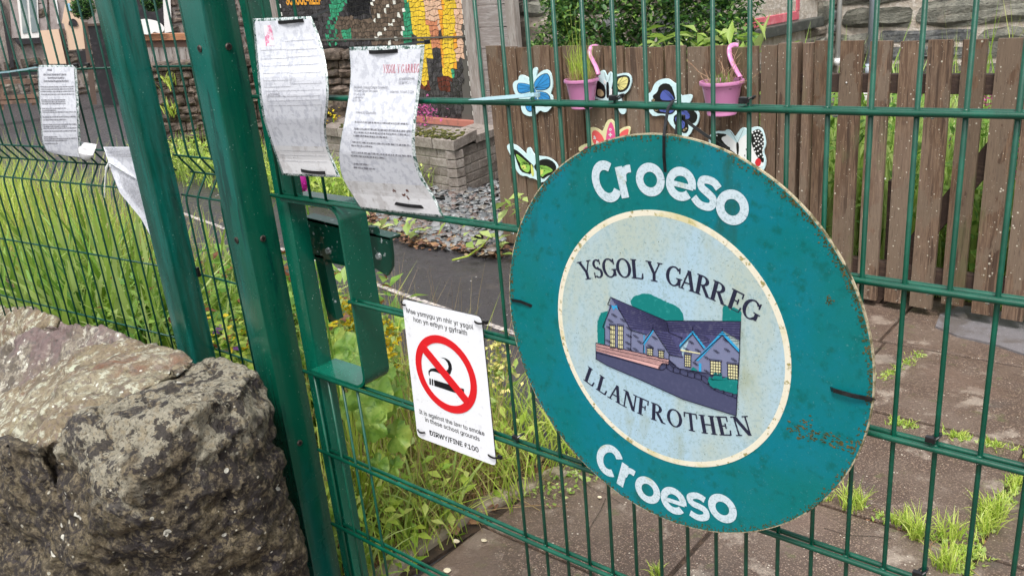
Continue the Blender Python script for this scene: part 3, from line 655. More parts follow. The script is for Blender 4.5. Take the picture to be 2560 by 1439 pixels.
for i, (px, py, lb) in enumerate(((1538, 246, 'small black tie head on the top wire below the yellow butterfly'), (1866, 252, 'small black tie head on the top wire just right of the right-hand pink pot'), (1292, 1094, 'small black tie head on the wire just left of the round sign, low down'), (2333, 1100, 'black tie head standing on the wire right of the round sign'), (2300, 1436, 'black tie head at the bottom edge, right of the round sign'))):
    c = P(px, py, -.009); t = thing('cable_tie', lb, 'cable tie', c, 'cable ties on the gate and fence')
    mk('strap', MB().tube([c + V3((math.cos(a) * .006, .009 + .010 * math.sin(a), math.cos(a) * .004)) for a in np.linspace(0, 6.28, 12)], .0016, 6), m_black, t)
    mk('head', MB().bbox(c + V3((-.009, -.004, -.003)), c + V3((.003, .003, .0045)), .001), m_black, t)
m_clear = M('clear_nylon_tie', (.30, .45, .50), [('noise', 40, .5, .7, (.2, .36, .42))], rough=.2, coat=.5)
tie('pale translucent zip tie lying along the top wire, left of the blue butterfly', [P(1172, 250, -.014), P(1215, 247, -.016), P(1270, 243, -.016), P(1335, 237, -.012), P(1342, 236, -.006)], [.001, .005, .006, .006, .006], (0, -1, .5), P(1342, 238, -.008), m_clear)
# ================================================================== NOTICES
m_pap = M('wet_laminated_paper', (.64, .66, .72), [('noise', 90, .48, .60, (.46, .48, .55), None, .75), ('noise', 9, .58, .72, (.52, .51, .52), None, .5), ('noise', 400, .62, .70, (.85, .86, .9))], rough=.22, bump=.0006, bscale=420, coat=.4)
m_papd = M('dirty_laminated_paper', (.66, .66, .68), [('noise', 26, .50, .62, (.44, .42, .42), None, .6), ('noise', 60, .6, .68, (.25, .22, .2), None, .5)], rough=.22, bump=.0008, bscale=200, coat=.4)
m_lam = M('laminate_edge', (.35, .42, .42), [('noise', 300, .48, .58, (.75, .78, .8)), ('noise', 120, .5, .6, (.03, .09, .07))], rough=.12, bump=.001, bscale=300, coat=.6)
m_ink = M('grey_ink', (.16, .16, .19), [('noise', 260, .46, .6, (.45, .46, .50))], rough=.4)
m_ink2 = M('faded_pencil', (.20, .20, .23), [('noise', 200, .5, .62, (.5, .5, .55))], rough=.4)
m_pink = M('faded_red_ink', (.50, .05, .10), [('noise', 200, .54, .66, (.65, .3, .38))], rough=.4)
class Sheet:
    """sheet between a traced left and right edge; Y gives its distance at each height"""
    def __init__(s, L, Rr, yl, yr=None, n=28):
        def res(E, ys):
            E = np.array(E, float); d = np.r_[0, np.cumsum(np.linalg.norm(np.diff(E, axis=0), axis=1))]; d /= d[-1]; t = np.linspace(0, 1, n)
            x = np.interp(t, d, E[:, 0]); y = np.interp(t, d, E[:, 1])
            k = np.array([.25, .5, .25]);
            for _ in range(2): x[1:-1] = np.convolve(x, k, 'valid'); y[1:-1] = np.convolve(y, k, 'valid')
            Y = np.interp(t, np.linspace(0, 1, len(ys)), ys)
            return np.array([PY(a, b, c) for a, b, c in zip(x, y, Y)])
        s.L = res(L, yl); s.R = res(Rr, yr or yl); s.n = n
    def at(s, u, v, h=0):
        f = min(max(v, 0), 1) * (s.n - 1); i = min(int(f), s.n - 2); t = f - i
        l = s.L[i] * (1 - t) + s.L[i + 1] * t; r = s.R[i] * (1 - t) + s.R[i + 1] * t
        p = l + (r - l) * u
        p = p + V3((0, -.0035 * math.sin(math.pi * u) * (.6 + .4 * math.sin(v * 9)), 0))
        if h:
            n_ = np.cross(r - l, s.L[i + 1] - s.L[i]); n_ /= np.linalg.norm(n_) + 1e-12; n_ = n_ if n_[1] < 0 else -n_; p = p + n_ * h
        return p
    def patch(s, u0, u1, v0, v1, h=0, nu=10, nv=81):
        vs = [s.at(u0 + (u1 - u0) * i / nu, v0 + (v1 - v0) * j / nv, h) for j in range(nv + 1) for i in range(nu + 1)]
        return MB().add(vs, [(j * (nu + 1) + i, j * (nu + 1) + i + 1, (j + 1) * (nu + 1) + i + 1, (j + 1) * (nu + 1) + i) for j in range(nv) for i in range(nu)])
    def text(s, mb, st, u, v, size, asp=1.414, off=0, width=None, slant=0):
        vs, fs = text_tris(st, off); x0 = vs[:, 0].min(); k = size
        kx = width / (vs[:, 0].max() - x0) if width else size
        mb.add([s.at(u + (p[0] - x0) * kx, v - p[1] * k / asp - (p[0] - x0) * kx * slant, .0019) for p in vs], fs)
    def rule(s, mb, u0, v0, u1, v1, w=.0028):
        n = 10; a = [(u0 + (u1 - u0) * i / n, v0 + (v1 - v0) * i / n) for i in range(n + 1)]; hz = abs(u1 - u0) > abs(v1 - v0)
        dv = (0, w / 1.414) if hz else (w, 0); vs = []
        for p in a: vs += [s.at(p[0], p[1], .0019), s.at(p[0] + dv[0], p[1] + dv[1], .0019)]
        mb.add(vs, [(2 * i, 2 * i + 2, 2 * i + 3, 2 * i + 1) for i in range(n)])
    def scrib(s, mb, u0, v, u1, h=.010, w=.0024):
        """illegible writing: little joined strokes in word groups"""
        u = u0
        while u < u1:
            wl = random.uniform(.025, .09); e = min(u + wl, u1); pts = []; x = u; k = 0
            while x < e: pts.append((x, v + (h / 1.414) * random.uniform(-.55, .55) * (1 if k % 2 else -1))); x += random.uniform(.005, .010); k += 1
            for a, b in zip(pts[:-1], pts[1:]):
                mb.add([s.at(a[0], a[1], .0019), s.at(a[0] + w, a[1], .0019), s.at(b[0] + w, b[1], .0019), s.at(b[0], b[1], .0019)], [(0, 1, 2, 3)])
            u = e + .018
    def bar(s, mb, u0, v, u1, h=.008):
        u = u0
        while u < u1:
            e = min(u + random.uniform(.015, .06), u1); vs = []
            hh = h / 1.414
            for k in range(4):
                x = u + (e - u) * k / 3; vs += [s.at(x, v - hh / 2, .0019), s.at(x, v + hh / 2 * random.uniform(.6, 1.1), .0019)]
            mb.add(vs, [(2 * i, 2 * i + 2, 2 * i + 3, 2 * i + 1) for i in range(3)]); u = e + .009
def solid(o, th=.0005):
    md = o.modifiers.new('solid', 'SOLIDIFY'); md.thickness = th; md.offset = -1; return o
# notice A
yA = [-.011, -.014, -.022, -.036, -.040, -.034, -.022, -.012, -.010]
SA = Sheet([(632, 47), (640, 140), (648, 230), (656, 290), (672, 340), (688, 385), (707, 438)], [(778, 41), (800, 92), (814, 145), (823, 215), (820, 270), (813, 320), (820, 370), (836, 405), (851, 443)], yA)
nA = thing('paper_notice', 'curling laminated handwritten form with pink stain, upper left on the gate', 'notice', SA.at(.5, .5), 'laminated notices')
solid(mk('laminate_pouch', SA.patch(-.0, 1.0, 0, 1, 0), m_lam, nA, smooth=True))
mk('paper', SA.patch(.045, .975, .018, .80, .0013), m_pap, nA, smooth=True); mk('paper_foot', SA.patch(.045, .965, .80, .985, .0013), m_papd, nA, smooth=True)
mb = MB()
for a in ((.10, .20, .50, .20), (.10, .255, .50, .255), (.10, .30, .5, .30), (.10, .345, .50, .345), (.10, .39, .50, .39), (.1, .43, .5, .43), (.1, .2, .1, .43), (.50, .2, .50, .43), (.52, .15, .93, .15), (.52, .205, .93, .205), (.52, .25, .93, .25), (.52, .30, .93, .30), (.52, .35, .93, .35), (.52, .415, .93, .415), (.52, .15, .52, .415), (.12, .455, .90, .455), (.12, .49, .90, .49), (.12, .515, .9, .515), (.12, .455, .12, .515), (.12, .545, .92, .545), (.12, .545, .12, .83), (.92, .545, .92, .83), (.12, .83, .92, .83), (.12, .86, .92, .86), (.12, .90, .92, .90), (.14, .86, .14, .91)): SA.rule(mb, *a)
mk('form_rule', mb, m_ink2, nA)
mb = MB()
for v, a, b in ((.235, .12, .33), (.285, .12, .42), (.33, .12, .49), (.37, .12, .3), (.41, .12, .3), (.455, .12, .32), (.175, .56, .85), (.225, .54, .7), (.28, .54, .74), (.40, .54, .9), (.485, .22, .62), (.58, .16, .9), (.605, .14, .6), (.66, .22, .8), (.685, .14, .24), (.695, .55, .66), (.875, .15, .40), (.895, .22, .5)): SA.scrib(mb, a, v, b, .013)
SA.text(mb, 'Annwyl', .14, .487, .075)
mk('handwriting', mb, m_ink2, nA)
mk('pink_stain', SA.patch(.20, .34, .045, .175, .0017, 4, 8), M('pink_stain', (.72, .70, .76), [('noise', 45, .42, .56, (.62, .16, .30)), ('noise', 120, .5, .6, (.75, .7, .77))], rough=.3, alpha=1), nA, smooth=True)
# notice B
yB = [-.011, -.015, -.020, -.030, -.038, -.036, -.026, -.016, -.012]
SB = Sheet([(873, 118), (878, 180), (874, 230), (862, 300), (850, 360), (847, 405), (855, 445), (880, 485), (903, 521)], [(1062, 112), (1056, 180), (1048, 240), (1040, 303), (1036, 355), (1041, 400), (1059, 450), (1087, 490), (1111, 543)], yB)
nB = thing('paper_notice', 'laminated typed letter with pink school heading, wavy, right of the handwritten form', 'notice', SB.at(.5, .5), 'laminated notices')
solid(mk('laminate_pouch', SB.patch(0, 1, 0, 1, 0), m_lam, nB, smooth=True))
mk('paper', SB.patch(.012, .965, .022, .80, .0013), m_pap, nB, smooth=True); mk('paper_foot', SB.patch(.012, .975, .80, .985, .0013), m_papd, nB, smooth=True)
mb = MB(); vs, fs = [], []
hx = .50
for i, ch in enumerate('YSGOL Y GARREG'):
    if ch == ' ': hx += .014; continue
    gv, gf = serif_glyph(ch); k = .040; w_ = gv[:, 0].max() - gv[:, 0].min()
    mb.add([SB.at(hx + (p[0] - gv[:, 0].min()) * k * .93, .155 - p[1] * .068 / 1.414, .0019 + p[2] * .004) for p in gv], gf); hx += w_ * k * .93 + .0045
mk('heading', mb, m_pink, nB)
mb = MB()
for t_, u, v, s_ in (('Llanfrothen', .73, .195, .042), ('LL48 6LJ', .73, .218, .040), ('Mawrth 10fed 2026', .63, .272, .044), ('Pennaeth Addysg/Cyngor Gwynedd', .085, .245, .040), ('Swyddfa Cyngor Gwynedd', .085, .266, .040), ('Stryd y Jêl', .085, .287, .040), ('Caernarfon', .085, .306, .040), ('LL55 1SH', .085, .324, .040)): SB.text(mb, t_, u, v, s_, width=len(t_) * s_ * .41)
SB.text(mb, 'Annwyl Mr Councillor', .16, .395, .044, width=.30)
for v, a, b in ((.445, .17, .92), (.485, .18, .96), (.505, .18, .94), (.525, .18, .66), (.563, .18, .95), (.583, .17, .46), (.623, .18, .95), (.643, .17, .62), (.690, .2, .4), (.712, .2, .47)): SB.bar(mb, a, v, b, .014)
mk('typed_text', mb, m_ink, nB)
mb = MB()
for u, v in ((.60, .845), (.69, .865), (.72, .885), (.76, .84)):
    for _ in range(4):
        c = (u + random.uniform(-.02, .02), v + random.uniform(-.008, .008)); r = random.uniform(.006, .016)
        mb.add([SB.at(c[0] + r * math.cos(t) * random.uniform(.4, 1), c[1] + r * .8 * math.sin(t) * random.uniform(.4, 1), .0019) for t in (0, 1.3, 2.5, 3.8, 5)], [(0, 1, 2, 3, 4)])
stuff(mk('debris_fleck', mb, M('leaf_debris', (.12, .04, .025), rough=.6), nB))
for lb, a, b in (('flat black tie through the top of the handwritten form', (696, 56), (758, 51)), ('flat black tie through the foot of the handwritten form', (753, 426), (812, 432)), ('flat black tie through the top of the typed letter', (923, 130), (994, 127)), ('flat black tie through the foot of the typed letter', (977, 505), (1059, 517))):
    tie(lb, arcpts(P(*a, -.016), P(*b, -.016), (0, -.004, -.0006)), .0062)
tie('black tie tail rising behind the top of the handwritten form', [P(745, 50, -.008), P(790, 38, .004), P(822, 25, .012)], .0042, (0, -1, .2), P(788, 48, .003))
tie('black tie tail rising behind the top of the typed letter', [P(1000, 114, -.006), P(1040, 107, .002), P(1070, 104, .008)], .0042, (0, -1, .2), P(1068, 105, .006))
tie('black tie end poking out beside the foot of the typed letter', [P(1085, 495, .002), P(1112, 497, .002)], .0045)
# notice C (left, long) on the wire panel
PN = V3((.11, -.994, 0)); PN /= np.linalg.norm(PN); PO = V3((-1.2, -.02, 1))
def pp(x, y, off=.0):
    return PP(x, y, PO + PN * off, PN)
class SheetP(Sheet):
    def __init__(s, L, Rr, offs, n=24):
        def res(E):
            E = np.array(E, float); d = np.r_[0, np.cumsum(np.linalg.norm(np.diff(E, axis=0), axis=1))]; d /= d[-1]; t = np.linspace(0, 1, n)
            x = np.interp(t, d, E[:, 0]); y = np.interp(t, d, E[:, 1]); O = np.interp(t, np.linspace(0, 1, len(offs)), offs)
            return np.array([pp(a, b, c) for a, b, c in zip(x, y, O)])
        s.L = res(L); s.R = res(Rr); s.n = n
SC = SheetP([(93, 163), (98, 257), (106, 359), (115, 376), (134, 384)], [(191, 163), (196, 240), (201, 343), (204, 378), (206, 396)], [.006, .012, .020, .018, .010])
nC = thing('paper_notice', 'long typed notice hanging on the wire panel left of the posts, foot curled', 'notice', SC.at(.5, .5), 'laminated notices')
solid(mk('laminate_pouch', SC.patch(0, 1, 0, 1, 0), m_lam, nC, smooth=True)); mk('paper', SC.patch(.05, .95, .02, .985, .0013), m_pap, nC, smooth=True)
fl = SheetP([(193, 352), (194, 370), (196, 384), (202, 396)], [(242, 361), (239, 372), (233, 388), (224, 401)], [.006, .014, .02, .014])
solid(mk('curled_foot', fl.patch(0, 1, 0, 1), m_papd, nC, smooth=True))
mb = MB()
for v, a, b in ((.05, .3, .42), (.10, .18, .78), (.135, .30, .72), (.17, .18, .82)): SC.bar(mb, a, v, b, .030)
for v in (.23, .255, .28, .31, .37, .39, .41, .46, .48, .50, .55, .58, .63, .65, .67, .70, .76, .78, .80, .83): SC.bar(mb, .08, v, random.choice((.93, .93, .45, .7)), .018)
mk('typed_text', mb, m_ink, nC)
# notice D folded triangle beside post
def flat(ptsx, off, mat, name, parent): return solid(mk(name, MB().add([pp(x, y, off + o_) for x, y, o_ in ptsx], [tuple(range(len(ptsx)))]), mat, parent))
nD = thing('paper_notice', 'torn folded notice drooping to a point against the slimmer post', 'notice', pp(320, 450), 'laminated notices')
flat([(258, 367, .006), (332, 367, .004), (352, 455, .004), (272, 407, .012)], .004, m_pap, 'paper_top', nD)
flat([(271, 408, .0), (352, 455, .0), (392, 628, .0), (380, 595, .0), (352, 545, .006), (300, 482, .010)], .004, m_pap, 'paper_fold', nD)
mb = MB()
for i in range(6): y = 371 + i * 3.6; mb.add([pp(263 + i, y, .014), pp(330, y + 2, .014), pp(330, y + 3.4, .014), pp(263 + i, y + 1.2, .014)], [(0, 1, 2, 3)])
for i in range(22):
    x = 296 + i * 3.4; y0_ = 428 + i * 1.2; L_ = 40 + i * 4.4
    x1, y1_ = x + L_ * .25, y0_ + L_
    mb.add([pp(x, y0_, .016), pp(x + 1.1, y0_, .016), pp(x1 + 1.1, y1_, .016), pp(x1, y1_, .016)], [(0, 1, 2, 3)]) if x1 < 340 + (y1_ - 420) * .22 and y1_ < 420 + (x1 - 272) * 1.75 else None
mk('typed_text', mb, m_ink, nD)
m_string = M('white_string', (.75, .78, .76), rough=.6)
st = thing('string_tie', 'white plastic tie dangling below the torn folded notice', 'tie', pp(266, 420, .01)); mk('strap', MB().tube([pp(274, 402, .01), pp(266, 420, .014), pp(264, 440, .014), pp(262, 465, .014), pp(261, 494, .014)], [.0016, .003, .0022, .0018, .001], 6), m_string, st)
for lb, x, y in (('black tie at top left corner of the long typed notice', 91, 164), ('black tie at top right corner of the long typed notice', 191, 163), ('black tie on the wire just right of the long typed notice', 219, 162), ('black tie beside the gate post on the upper wire', 479, 162)):
    c = pp(x, y, .006); t = thing('cable_tie', lb, 'cable tie', c, 'cable ties on the gate and fence')
    mk('head', MB().bbox(c - V3((.012, .003, .003)), c + V3((.008, .003, .004)), .001), m_black, t); mk('strap', MB().tube([c + V3((-.008, 0, 0)), c + V3((-.014, .004, -.006)), c + V3((-.006, .012, -.004))], .002, 6), m_black, t)
tg = thing('clear_tie', 'pale plastic tie lying along the upper wire at the far left edge', 'tie', pp(40, 176, .008)); mk('strap', MB().strip([pp(-20, 184, .008), pp(20, 180, .010), pp(60, 174, .010), pp(94, 168, .008)], .0042, .0014, tuple(PN)), m_clear, tg)
# ================================================================== BOULDERS
def hull_rock(name, pts, vox, mat, label, amp=.018, seed=0, group='rough boulders topping the dry-stone wall', smooth_it=3, strat=(.3, .2, 1)):
    bm = bmesh.new()
    for p in pts: bm.verts.new(p)
    r = bmesh.ops.convex_hull(bm, input=bm.verts); bmesh.ops.delete(bm, geom=[e for e in r['geom_interior'] if isinstance(e, bmesh.types.BMVert)], context='VERTS')
    me = bpy.data.meshes.new(name); bm.to_mesh(me); bm.free()
    o = bpy.data.objects.new(name, me); COL.objects.link(o)
    md = o.modifiers.new('r', 'REMESH'); md.mode = 'VOXEL'; md.voxel_size = vox
    sm = o.modifiers.new('s', 'SMOOTH'); sm.iterations = smooth_it; sm.factor = .6
    dg = bpy.context.evaluated_depsgraph_get(); m2 = bpy.data.meshes.new_from_object(o.evaluated_get(dg)); bpy.data.objects.remove(o); bpy.data.meshes.remove(me)
    n = len(m2.vertices); co = np.empty(n * 3); m2.vertices.foreach_get('co', co); co = co.reshape(-1, 3); no = np.empty(n * 3); m2.vertices.foreach_get('normal', no); no = no.reshape(-1, 3)
    off = Vector((seed * 3.1, seed * 1.7, seed)); fr = noise.fractal; cell = noise.cell
    for i in range(n):
        p = Vector(co[i]) + off
        q = Vector((p.x * strat[0] * 6 + p.z * 2.2, p.y * strat[1] * 6, p.z * strat[2] * 6 - p.x * 1.9))
        big = noise.noise(p * 4.5); fct = 0
        for sc_, am_ in ((5.5, .62), (13, .42), (31, .22)):      # broken facets: each cell is a tilted plane
            w_ = p * sc_ + noise.noise_vector(p * sc_ * .8) * .35; w_.z *= 1.7
            v = noise.voronoi(w_); c0 = v[1][0]; dr_ = noise.noise_vector(c0 * 7.3)
            t_ = (w_ - c0).dot(dr_) * 1.5 + noise.noise(c0 * 5.1) * .9
            fct += am_ * t_ - am_ * .5 * math.exp(-(v[0][1] - v[0][0]) * 11)
        step = noise.noise(q * 2.5); step = (abs(step) ** .5) * (1 if step > 0 else -1)
        fine = fr(p * 60, .9, 2.2, 3)
        co[i] += no[i] * (amp * (.7 * big + 1.15 * fct + .4 * step) + .0017 * fine)
    m2.vertices.foreach_set('co', co.ravel()); m2.update(); m2.name = name; m2.materials.clear(); m2.materials.append(mat)
    c = co.mean(0); co2 = co - c; m2.vertices.foreach_set('co', co2.ravel()); m2.polygons.foreach_set('use_smooth', [True] * len(m2.polygons))
    o = bpy.data.objects.new(name, m2); COL.objects.link(o); o.location = c.tolist(); ORG[o.name] = c
    return tag(o, label, 'boulder', group)
m_rockA = M('dark_lichened_rock', (.040, .029, .017), [('noise', 9, .45, .60, (.10, .078, .042)), ('noise', 3.5, .50, .60, (.014, .009, .007)), ('noise', 26, .53, .64, (.13, .10, .06), None, .8), ('noise', 6, .57, .66, (.045, .045, .015), None, .7), ('noise', 90, .52, .62, (.14, .11, .075), None, .6),
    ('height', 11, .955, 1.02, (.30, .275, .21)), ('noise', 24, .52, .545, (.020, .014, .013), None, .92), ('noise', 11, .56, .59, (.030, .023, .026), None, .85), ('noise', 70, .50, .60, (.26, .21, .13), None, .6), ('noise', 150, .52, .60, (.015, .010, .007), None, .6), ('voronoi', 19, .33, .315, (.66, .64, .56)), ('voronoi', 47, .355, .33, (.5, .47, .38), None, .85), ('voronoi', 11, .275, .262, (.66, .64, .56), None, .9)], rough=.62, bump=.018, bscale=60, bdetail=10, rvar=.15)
m_rockB = M('pale_lichened_rock', (.20, .155, .095), [('noise', 7, .45, .60, (.29, .26, .18)), ('noise', 34, .51, .58, (.46, .46, .36), None, .9), ('noise', 12, .55, .60, (.10, .08, .055), None, .75), ('noise', 4.5, .56, .66, (.16, .075, .045), None, .85), ('noise', 14, .57, .66, (.24, .20, .10), None, .8), ('noise', 60, .53, .62, (.17, .13, .11), None, .75), ('voronoi', 38, .37, .34, (.62, .62, .54)), ('noise', 110, .50, .60, (.09, .07, .05), None, .6), ('voronoi', 12, .36, .33, (.48, .52, .40), None, .8)], rough=.7, bump=.009, bscale=85, bdetail=9)
m_rockC = M('mauve_grey_rock', (.165, .135, .10), [('noise', 8, .45, .6, (.25, .22, .17)), ('noise', 34, .52, .58, (.44, .42, .35)), ('noise', 14, .53, .58, (.075, .06, .045), None, .85), ('noise', 110, .5, .6, (.08, .06, .055), None, .6), ('noise', 5, .52, .64, (.15, .10, .10), None, .8), ('noise', 55, .54, .62, (.10, .085, .08), None, .8), ('voronoi', 26, .37, .34, (.62, .62, .56))], rough=.7, bump=.008, bscale=80, bdetail=9)
Q = lambda x, y, Y: tuple(PY(x, y, Y))
A_ = [Q(640, 922, -.11), Q(655, 1010, -.13), Q(690, 1090, -.14), Q(705, 1200, -.16), Q(735, 1330, -.16), Q(775, 1439, -.15), (-.60, -.13, .0), (-.62, -.30, 0), (-1.0, -.50, 0), (-1.35, -.62, 0),
      Q(560, 905, -.10), Q(600, 915, -.10), Q(500, 900, -.12), Q(430, 930, -.18), Q(300, 960, -.27), Q(135, 1010, -.39), Q(200, 1050, -.44), Q(330, 1045, -.40), Q(480, 1015, -.33), Q(600, 985, -.22),
      Q(300, 1240, -.50), Q(130, 1130, -.47), Q(420, 1330, -.44), Q(600, 1250, -.28), Q(650, 1350, -.27), (-1.3, -.07, .0), (-1.25, -.07, .70), (-.80, -.06, .74), (-.66, -.09, .3)]
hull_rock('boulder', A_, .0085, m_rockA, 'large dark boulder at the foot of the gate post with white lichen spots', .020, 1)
B_ = [Q(500, 888, -.12), Q(430, 852, -.10), Q(330, 848, -.13), Q(190, 872, -.20), Q(90, 940, -.27), Q(-20, 1010, -.33), Q(-60, 1100, -.48), Q(40, 1110, -.50), Q(110, 1120, -.50), Q(160, 1010, -.42), Q(300, 985, -.32), Q(440, 930, -.22), Q(480, 905, -.17),
      (-1.0, -.08, .55), (-1.6, -.12, .45), (-1.5, -.5, .35), (-1.2, -.45, .35)]
hull_rock('boulder', B_, .009, m_rockB, 'long pale boulder with ridge and rusty patches, resting behind the dark one', .020, 2)
C_ = [Q(345, 846, -.08), Q(300, 828, -.10), Q(220, 800, -.10), Q(120, 802, -.13), Q(40, 835, -.15), Q(-40, 880, -.18), Q(-30, 1010, -.33), Q(60, 990, -.28), Q(180, 930, -.19), Q(300, 870, -.12), (-1.3, -.07, .45), (-2.2, -.08, .4), (-1.9, -.35, .4)]
hull_rock('boulder', C_, .010, m_rockC, 'mauve-grey boulder with pale lichen between the pale ridge and the farthest stone', .019, 3)
D_ = [Q(-40, 752, -.08), Q(20, 754, -.08), Q(80, 756, -.08), Q(112, 786, -.09), Q(155, 790, -.07), Q(140, 812, -.1), Q(60, 815, -.14), Q(-40, 860, -.17), (-2.3, -.25, .4), (-2.8, -.1, .45), (-1.95, -.08, .4)]
hull_rock('boulder', D_, .011, m_rockB, 'farthest small brown boulder at the left edge against the wire fence', .010, 4)
E_ = [Q(-60, 1110, -.50), Q(10, 1105, -.52), Q(100, 1130, -.50), Q(118, 1250, -.52), Q(250, 1439, -.50), Q(240, 1560, -.5), Q(0, 1560, -.58), Q(-120, 1400, -.60), Q(-120, 1150, -.56), (-1.4, -.25, 0.1), (-1.8, -.4, .0), (-1.6, -.3, .5), (-.9, -.45, 0), (-1.0, -.6, 0)]
hull_rock('boulder', E_, .010, m_rockA, 'dark shaded stone at the bottom left corner below the pale boulder', .022, 5)
# ================================================================== WOODEN FENCE
m_wood = M('stained_brown_timber', (.110, .060, .033), [('noise', 30, .44, .60, (.185, .113, .066), (5, 5, .35)), ('noise', 2.2, .5, .62, (.20, .14, .10), (1, 1, .4), .5), ('noise', 16, .54, .62, (.040, .020, .012), (2.2, 2.2, .12), .75), ('noise', 4.5, .535, .55, (.165, .118, .08), (1, 1, .5), .75), ('noise', 90, .56, .66, (.055, .034, .024), (3, 3, .2), .7), ('voronoi', 42, .345, .33, (.58, .54, .44), None, .85), ('voronoi', 85, .34, .32, (.5, .46, .36), None, .6), ('noise', 6, .58, .7, (.12, .12, .05), (1, 1, .4), .6)], rough=.62, bump=.003, bscale=90, aniso=(3, 3, .15), ov=.2)
m_woodd = M('dark_timber_rail', (.045, .026, .020), [('noise', 30, .5, .65, (.08, .05, .035), (.4, 4, 4))], rough=.65, bump=.002, bscale=80)
m_woodp = M('planed_end_grain', (.26, .19, .12), [('noise', 60, .45, .6, (.14, .09, .06))], rough=.7)
FA = V3((-2.56, 2.87, 0)); FB = V3((.33, 2.76, 0)); fd = (FB - FA) / np.linalg.norm(FB - FA); fn = V3((fd[1], -fd[0], 0)); FR = np.stack([fd, -fn, (0, 0, 1)], 1)
fence = thing('picket_fence', 'brown timber fence of upright boards with painted butterflies fixed to it', 'fence', FA)
def fpx(x, y, h=0): return PP(x, y, FA + fn * h, fn)
def fpos(s, d, z): return FA + fd * s - fn * d + V3((0, 0, z))     # d behind face
def board(parent, s0, s1, z0, z1, d0, d1, mat=m_wood, name='pale', tilt=0):
    mb = MB(); n = 6; w = (s1 - s0)
    P_ = [(s0, d0), (s1, d0), (s1, d1), (s0, d1)]; vs = []
    for k in range(n + 1):
        t = k / n; sh = tilt * t + .0015 * math.sin(t * 5 + s0 * 40)
        for s_, d_ in P_: vs.append(fpos(s_ + sh, d_ + .002 * math.sin(t * 4 + s0 * 30), z0 + (z1 - z0) * t))
    fs = [(k * 4 + j, k * 4 + (j + 1) % 4, k * 4 + 4 + (j + 1) % 4, k * 4 + 4 + j) for k in range(n) for j in range(4)] + [(3, 2, 1, 0), tuple(n * 4 + j for j in range(4))]
    return mk(name, mb.add(vs, fs), mat, parent)
def s_at(px, py): return (fpx(px, py) - FA) @ fd
# open pales, traced top-left / top-right px
pal = [(2037, 2072, 103), (2098, 2157, 103), (2172, 2230, 104), (2249, 2305, 104), (2322, 2388, 101), (2409, 2475, 100), (2494, 2560, 97), (2580, 2645, 96), (2665, 2730, 96), (2750, 2815, 96)]
for a, b, y in pal:
    z = fpx(a, y)[2]; w0, w1 = s_at(a + 2, y), s_at(b - 2, y)
    board(fence, w0, w1, .075 + random.uniform(-.03, .03), z, 0, .02, tilt=random.uniform(-.006, .006))
# narrow posts between the closed and open runs
for a, b, y, dd in ((1948, 1998, 106, -.012), (2000, 2014, 108, .03), (2014, 2034, 105, -.02)): board(fence, s_at(a, y), s_at(b, y), .02, fpx(a, y)[2] - .005, dd, dd + .05, name='post')
cl = [1214, 1252, 1288, 1330, 1372, 1402, 1450, 1505, 1558, 1610, 1662, 1715, 1771, 1822, 1868, 1900, 1946]
for i in range(len(cl) - 1):
    a, b = cl[i], cl[i + 1]; z = fpx(a, 116 + (a - 1200) * .003)[2] + random.uniform(-.008, .008); g_ = random.uniform(.004, .016) if i != 9 else .022
    board(fence, s_at(a, 116) + g_ / 2, s_at(b, 116) - g_ / 2, .02, z, random.uniform(-.003, .004), .022, tilt=random.uniform(-.004, .004))
for z0, z1, s0, s1 in ((.985, 1.065, 0, 4.0), (.16, .235, 0, 4.0)):
    o = MB().bbox((s0, .024, z0), (s1, .06, z1), .003, FR, FA); mk('rail', o, m_woodd, fence)
# diagonal braces behind open part
def brace(p, q_):
    a = fpx(*p, -.045); b = fpx(*q_, -.045); d = (b - a) / np.linalg.norm(b - a); up = np.cross(d, fn); mb = MB().prism([a + up * .04, b + up * .04, b - up * .04, a - up * .04], -fn * .03); mk('brace', mb, m_woodd, fence)
brace((2090, 850), (2590, 250))
board(fence, s_at(1772, 200), s_at(1790, 200), .3, 1.0, .06, .09, m_woodd, 'post')
board(fence, s_at(1905, 200), s_at(1935, 200), 0, 1.15, .06, .14, m_woodd, 'post'); board(fence, s_at(2225, 200), s_at(2238, 200), 0, .6, .06, .12, m_woodd, 'post')
sc = MB(); 
for px, py in ((1984, 366), (2116, 207), (1716, 100), (1300, 180), (2213, 447)): c = fpx(px, py, .003); sc.sphere(c, .004, 8, 6)
mk('screw_head', sc, M('pale_screw', (.5, .5, .48), rough=.4), fence, smooth=True)
# ================================================================== BUTTERFLIES
c6 = lambda x, y: (1240 + x / 3.657, 130 + y / 3.657)
m_rim = M('pale_blue_plastic', (.60, .80, .84), [('noise', 40, .55, .7, (.5, .68, .72))], rough=.4)
mm = {k: M('print_' + k, v, rough=.4) for k, v in dict(sky=(.035, .27, .62), skyd=(.03, .16, .42), black=(.010, .010, .010), lime=(.28, .55, .10), limey=(.62, .66, .16), butter=(.78, .72, .28), tan=(.45, .35, .20), indigo=(.085, .12, .42), white=(.82, .84, .84), red=(.62, .03, .04), pinkp=(.72, .10, .28), coral=(.80, .12, .12), cream=(.80, .70, .42)).items()}
def chaikin(P, k=1):
    for _ in range(k):
        Q_ = []
        for i in range(len(P)):
            a, b = np.array(P[i], float), np.array(P[(i + 1) % len(P)], float); Q_ += [tuple(a * .75 + b * .25), tuple(a * .25 + b * .75)]
        P = Q_
    return P
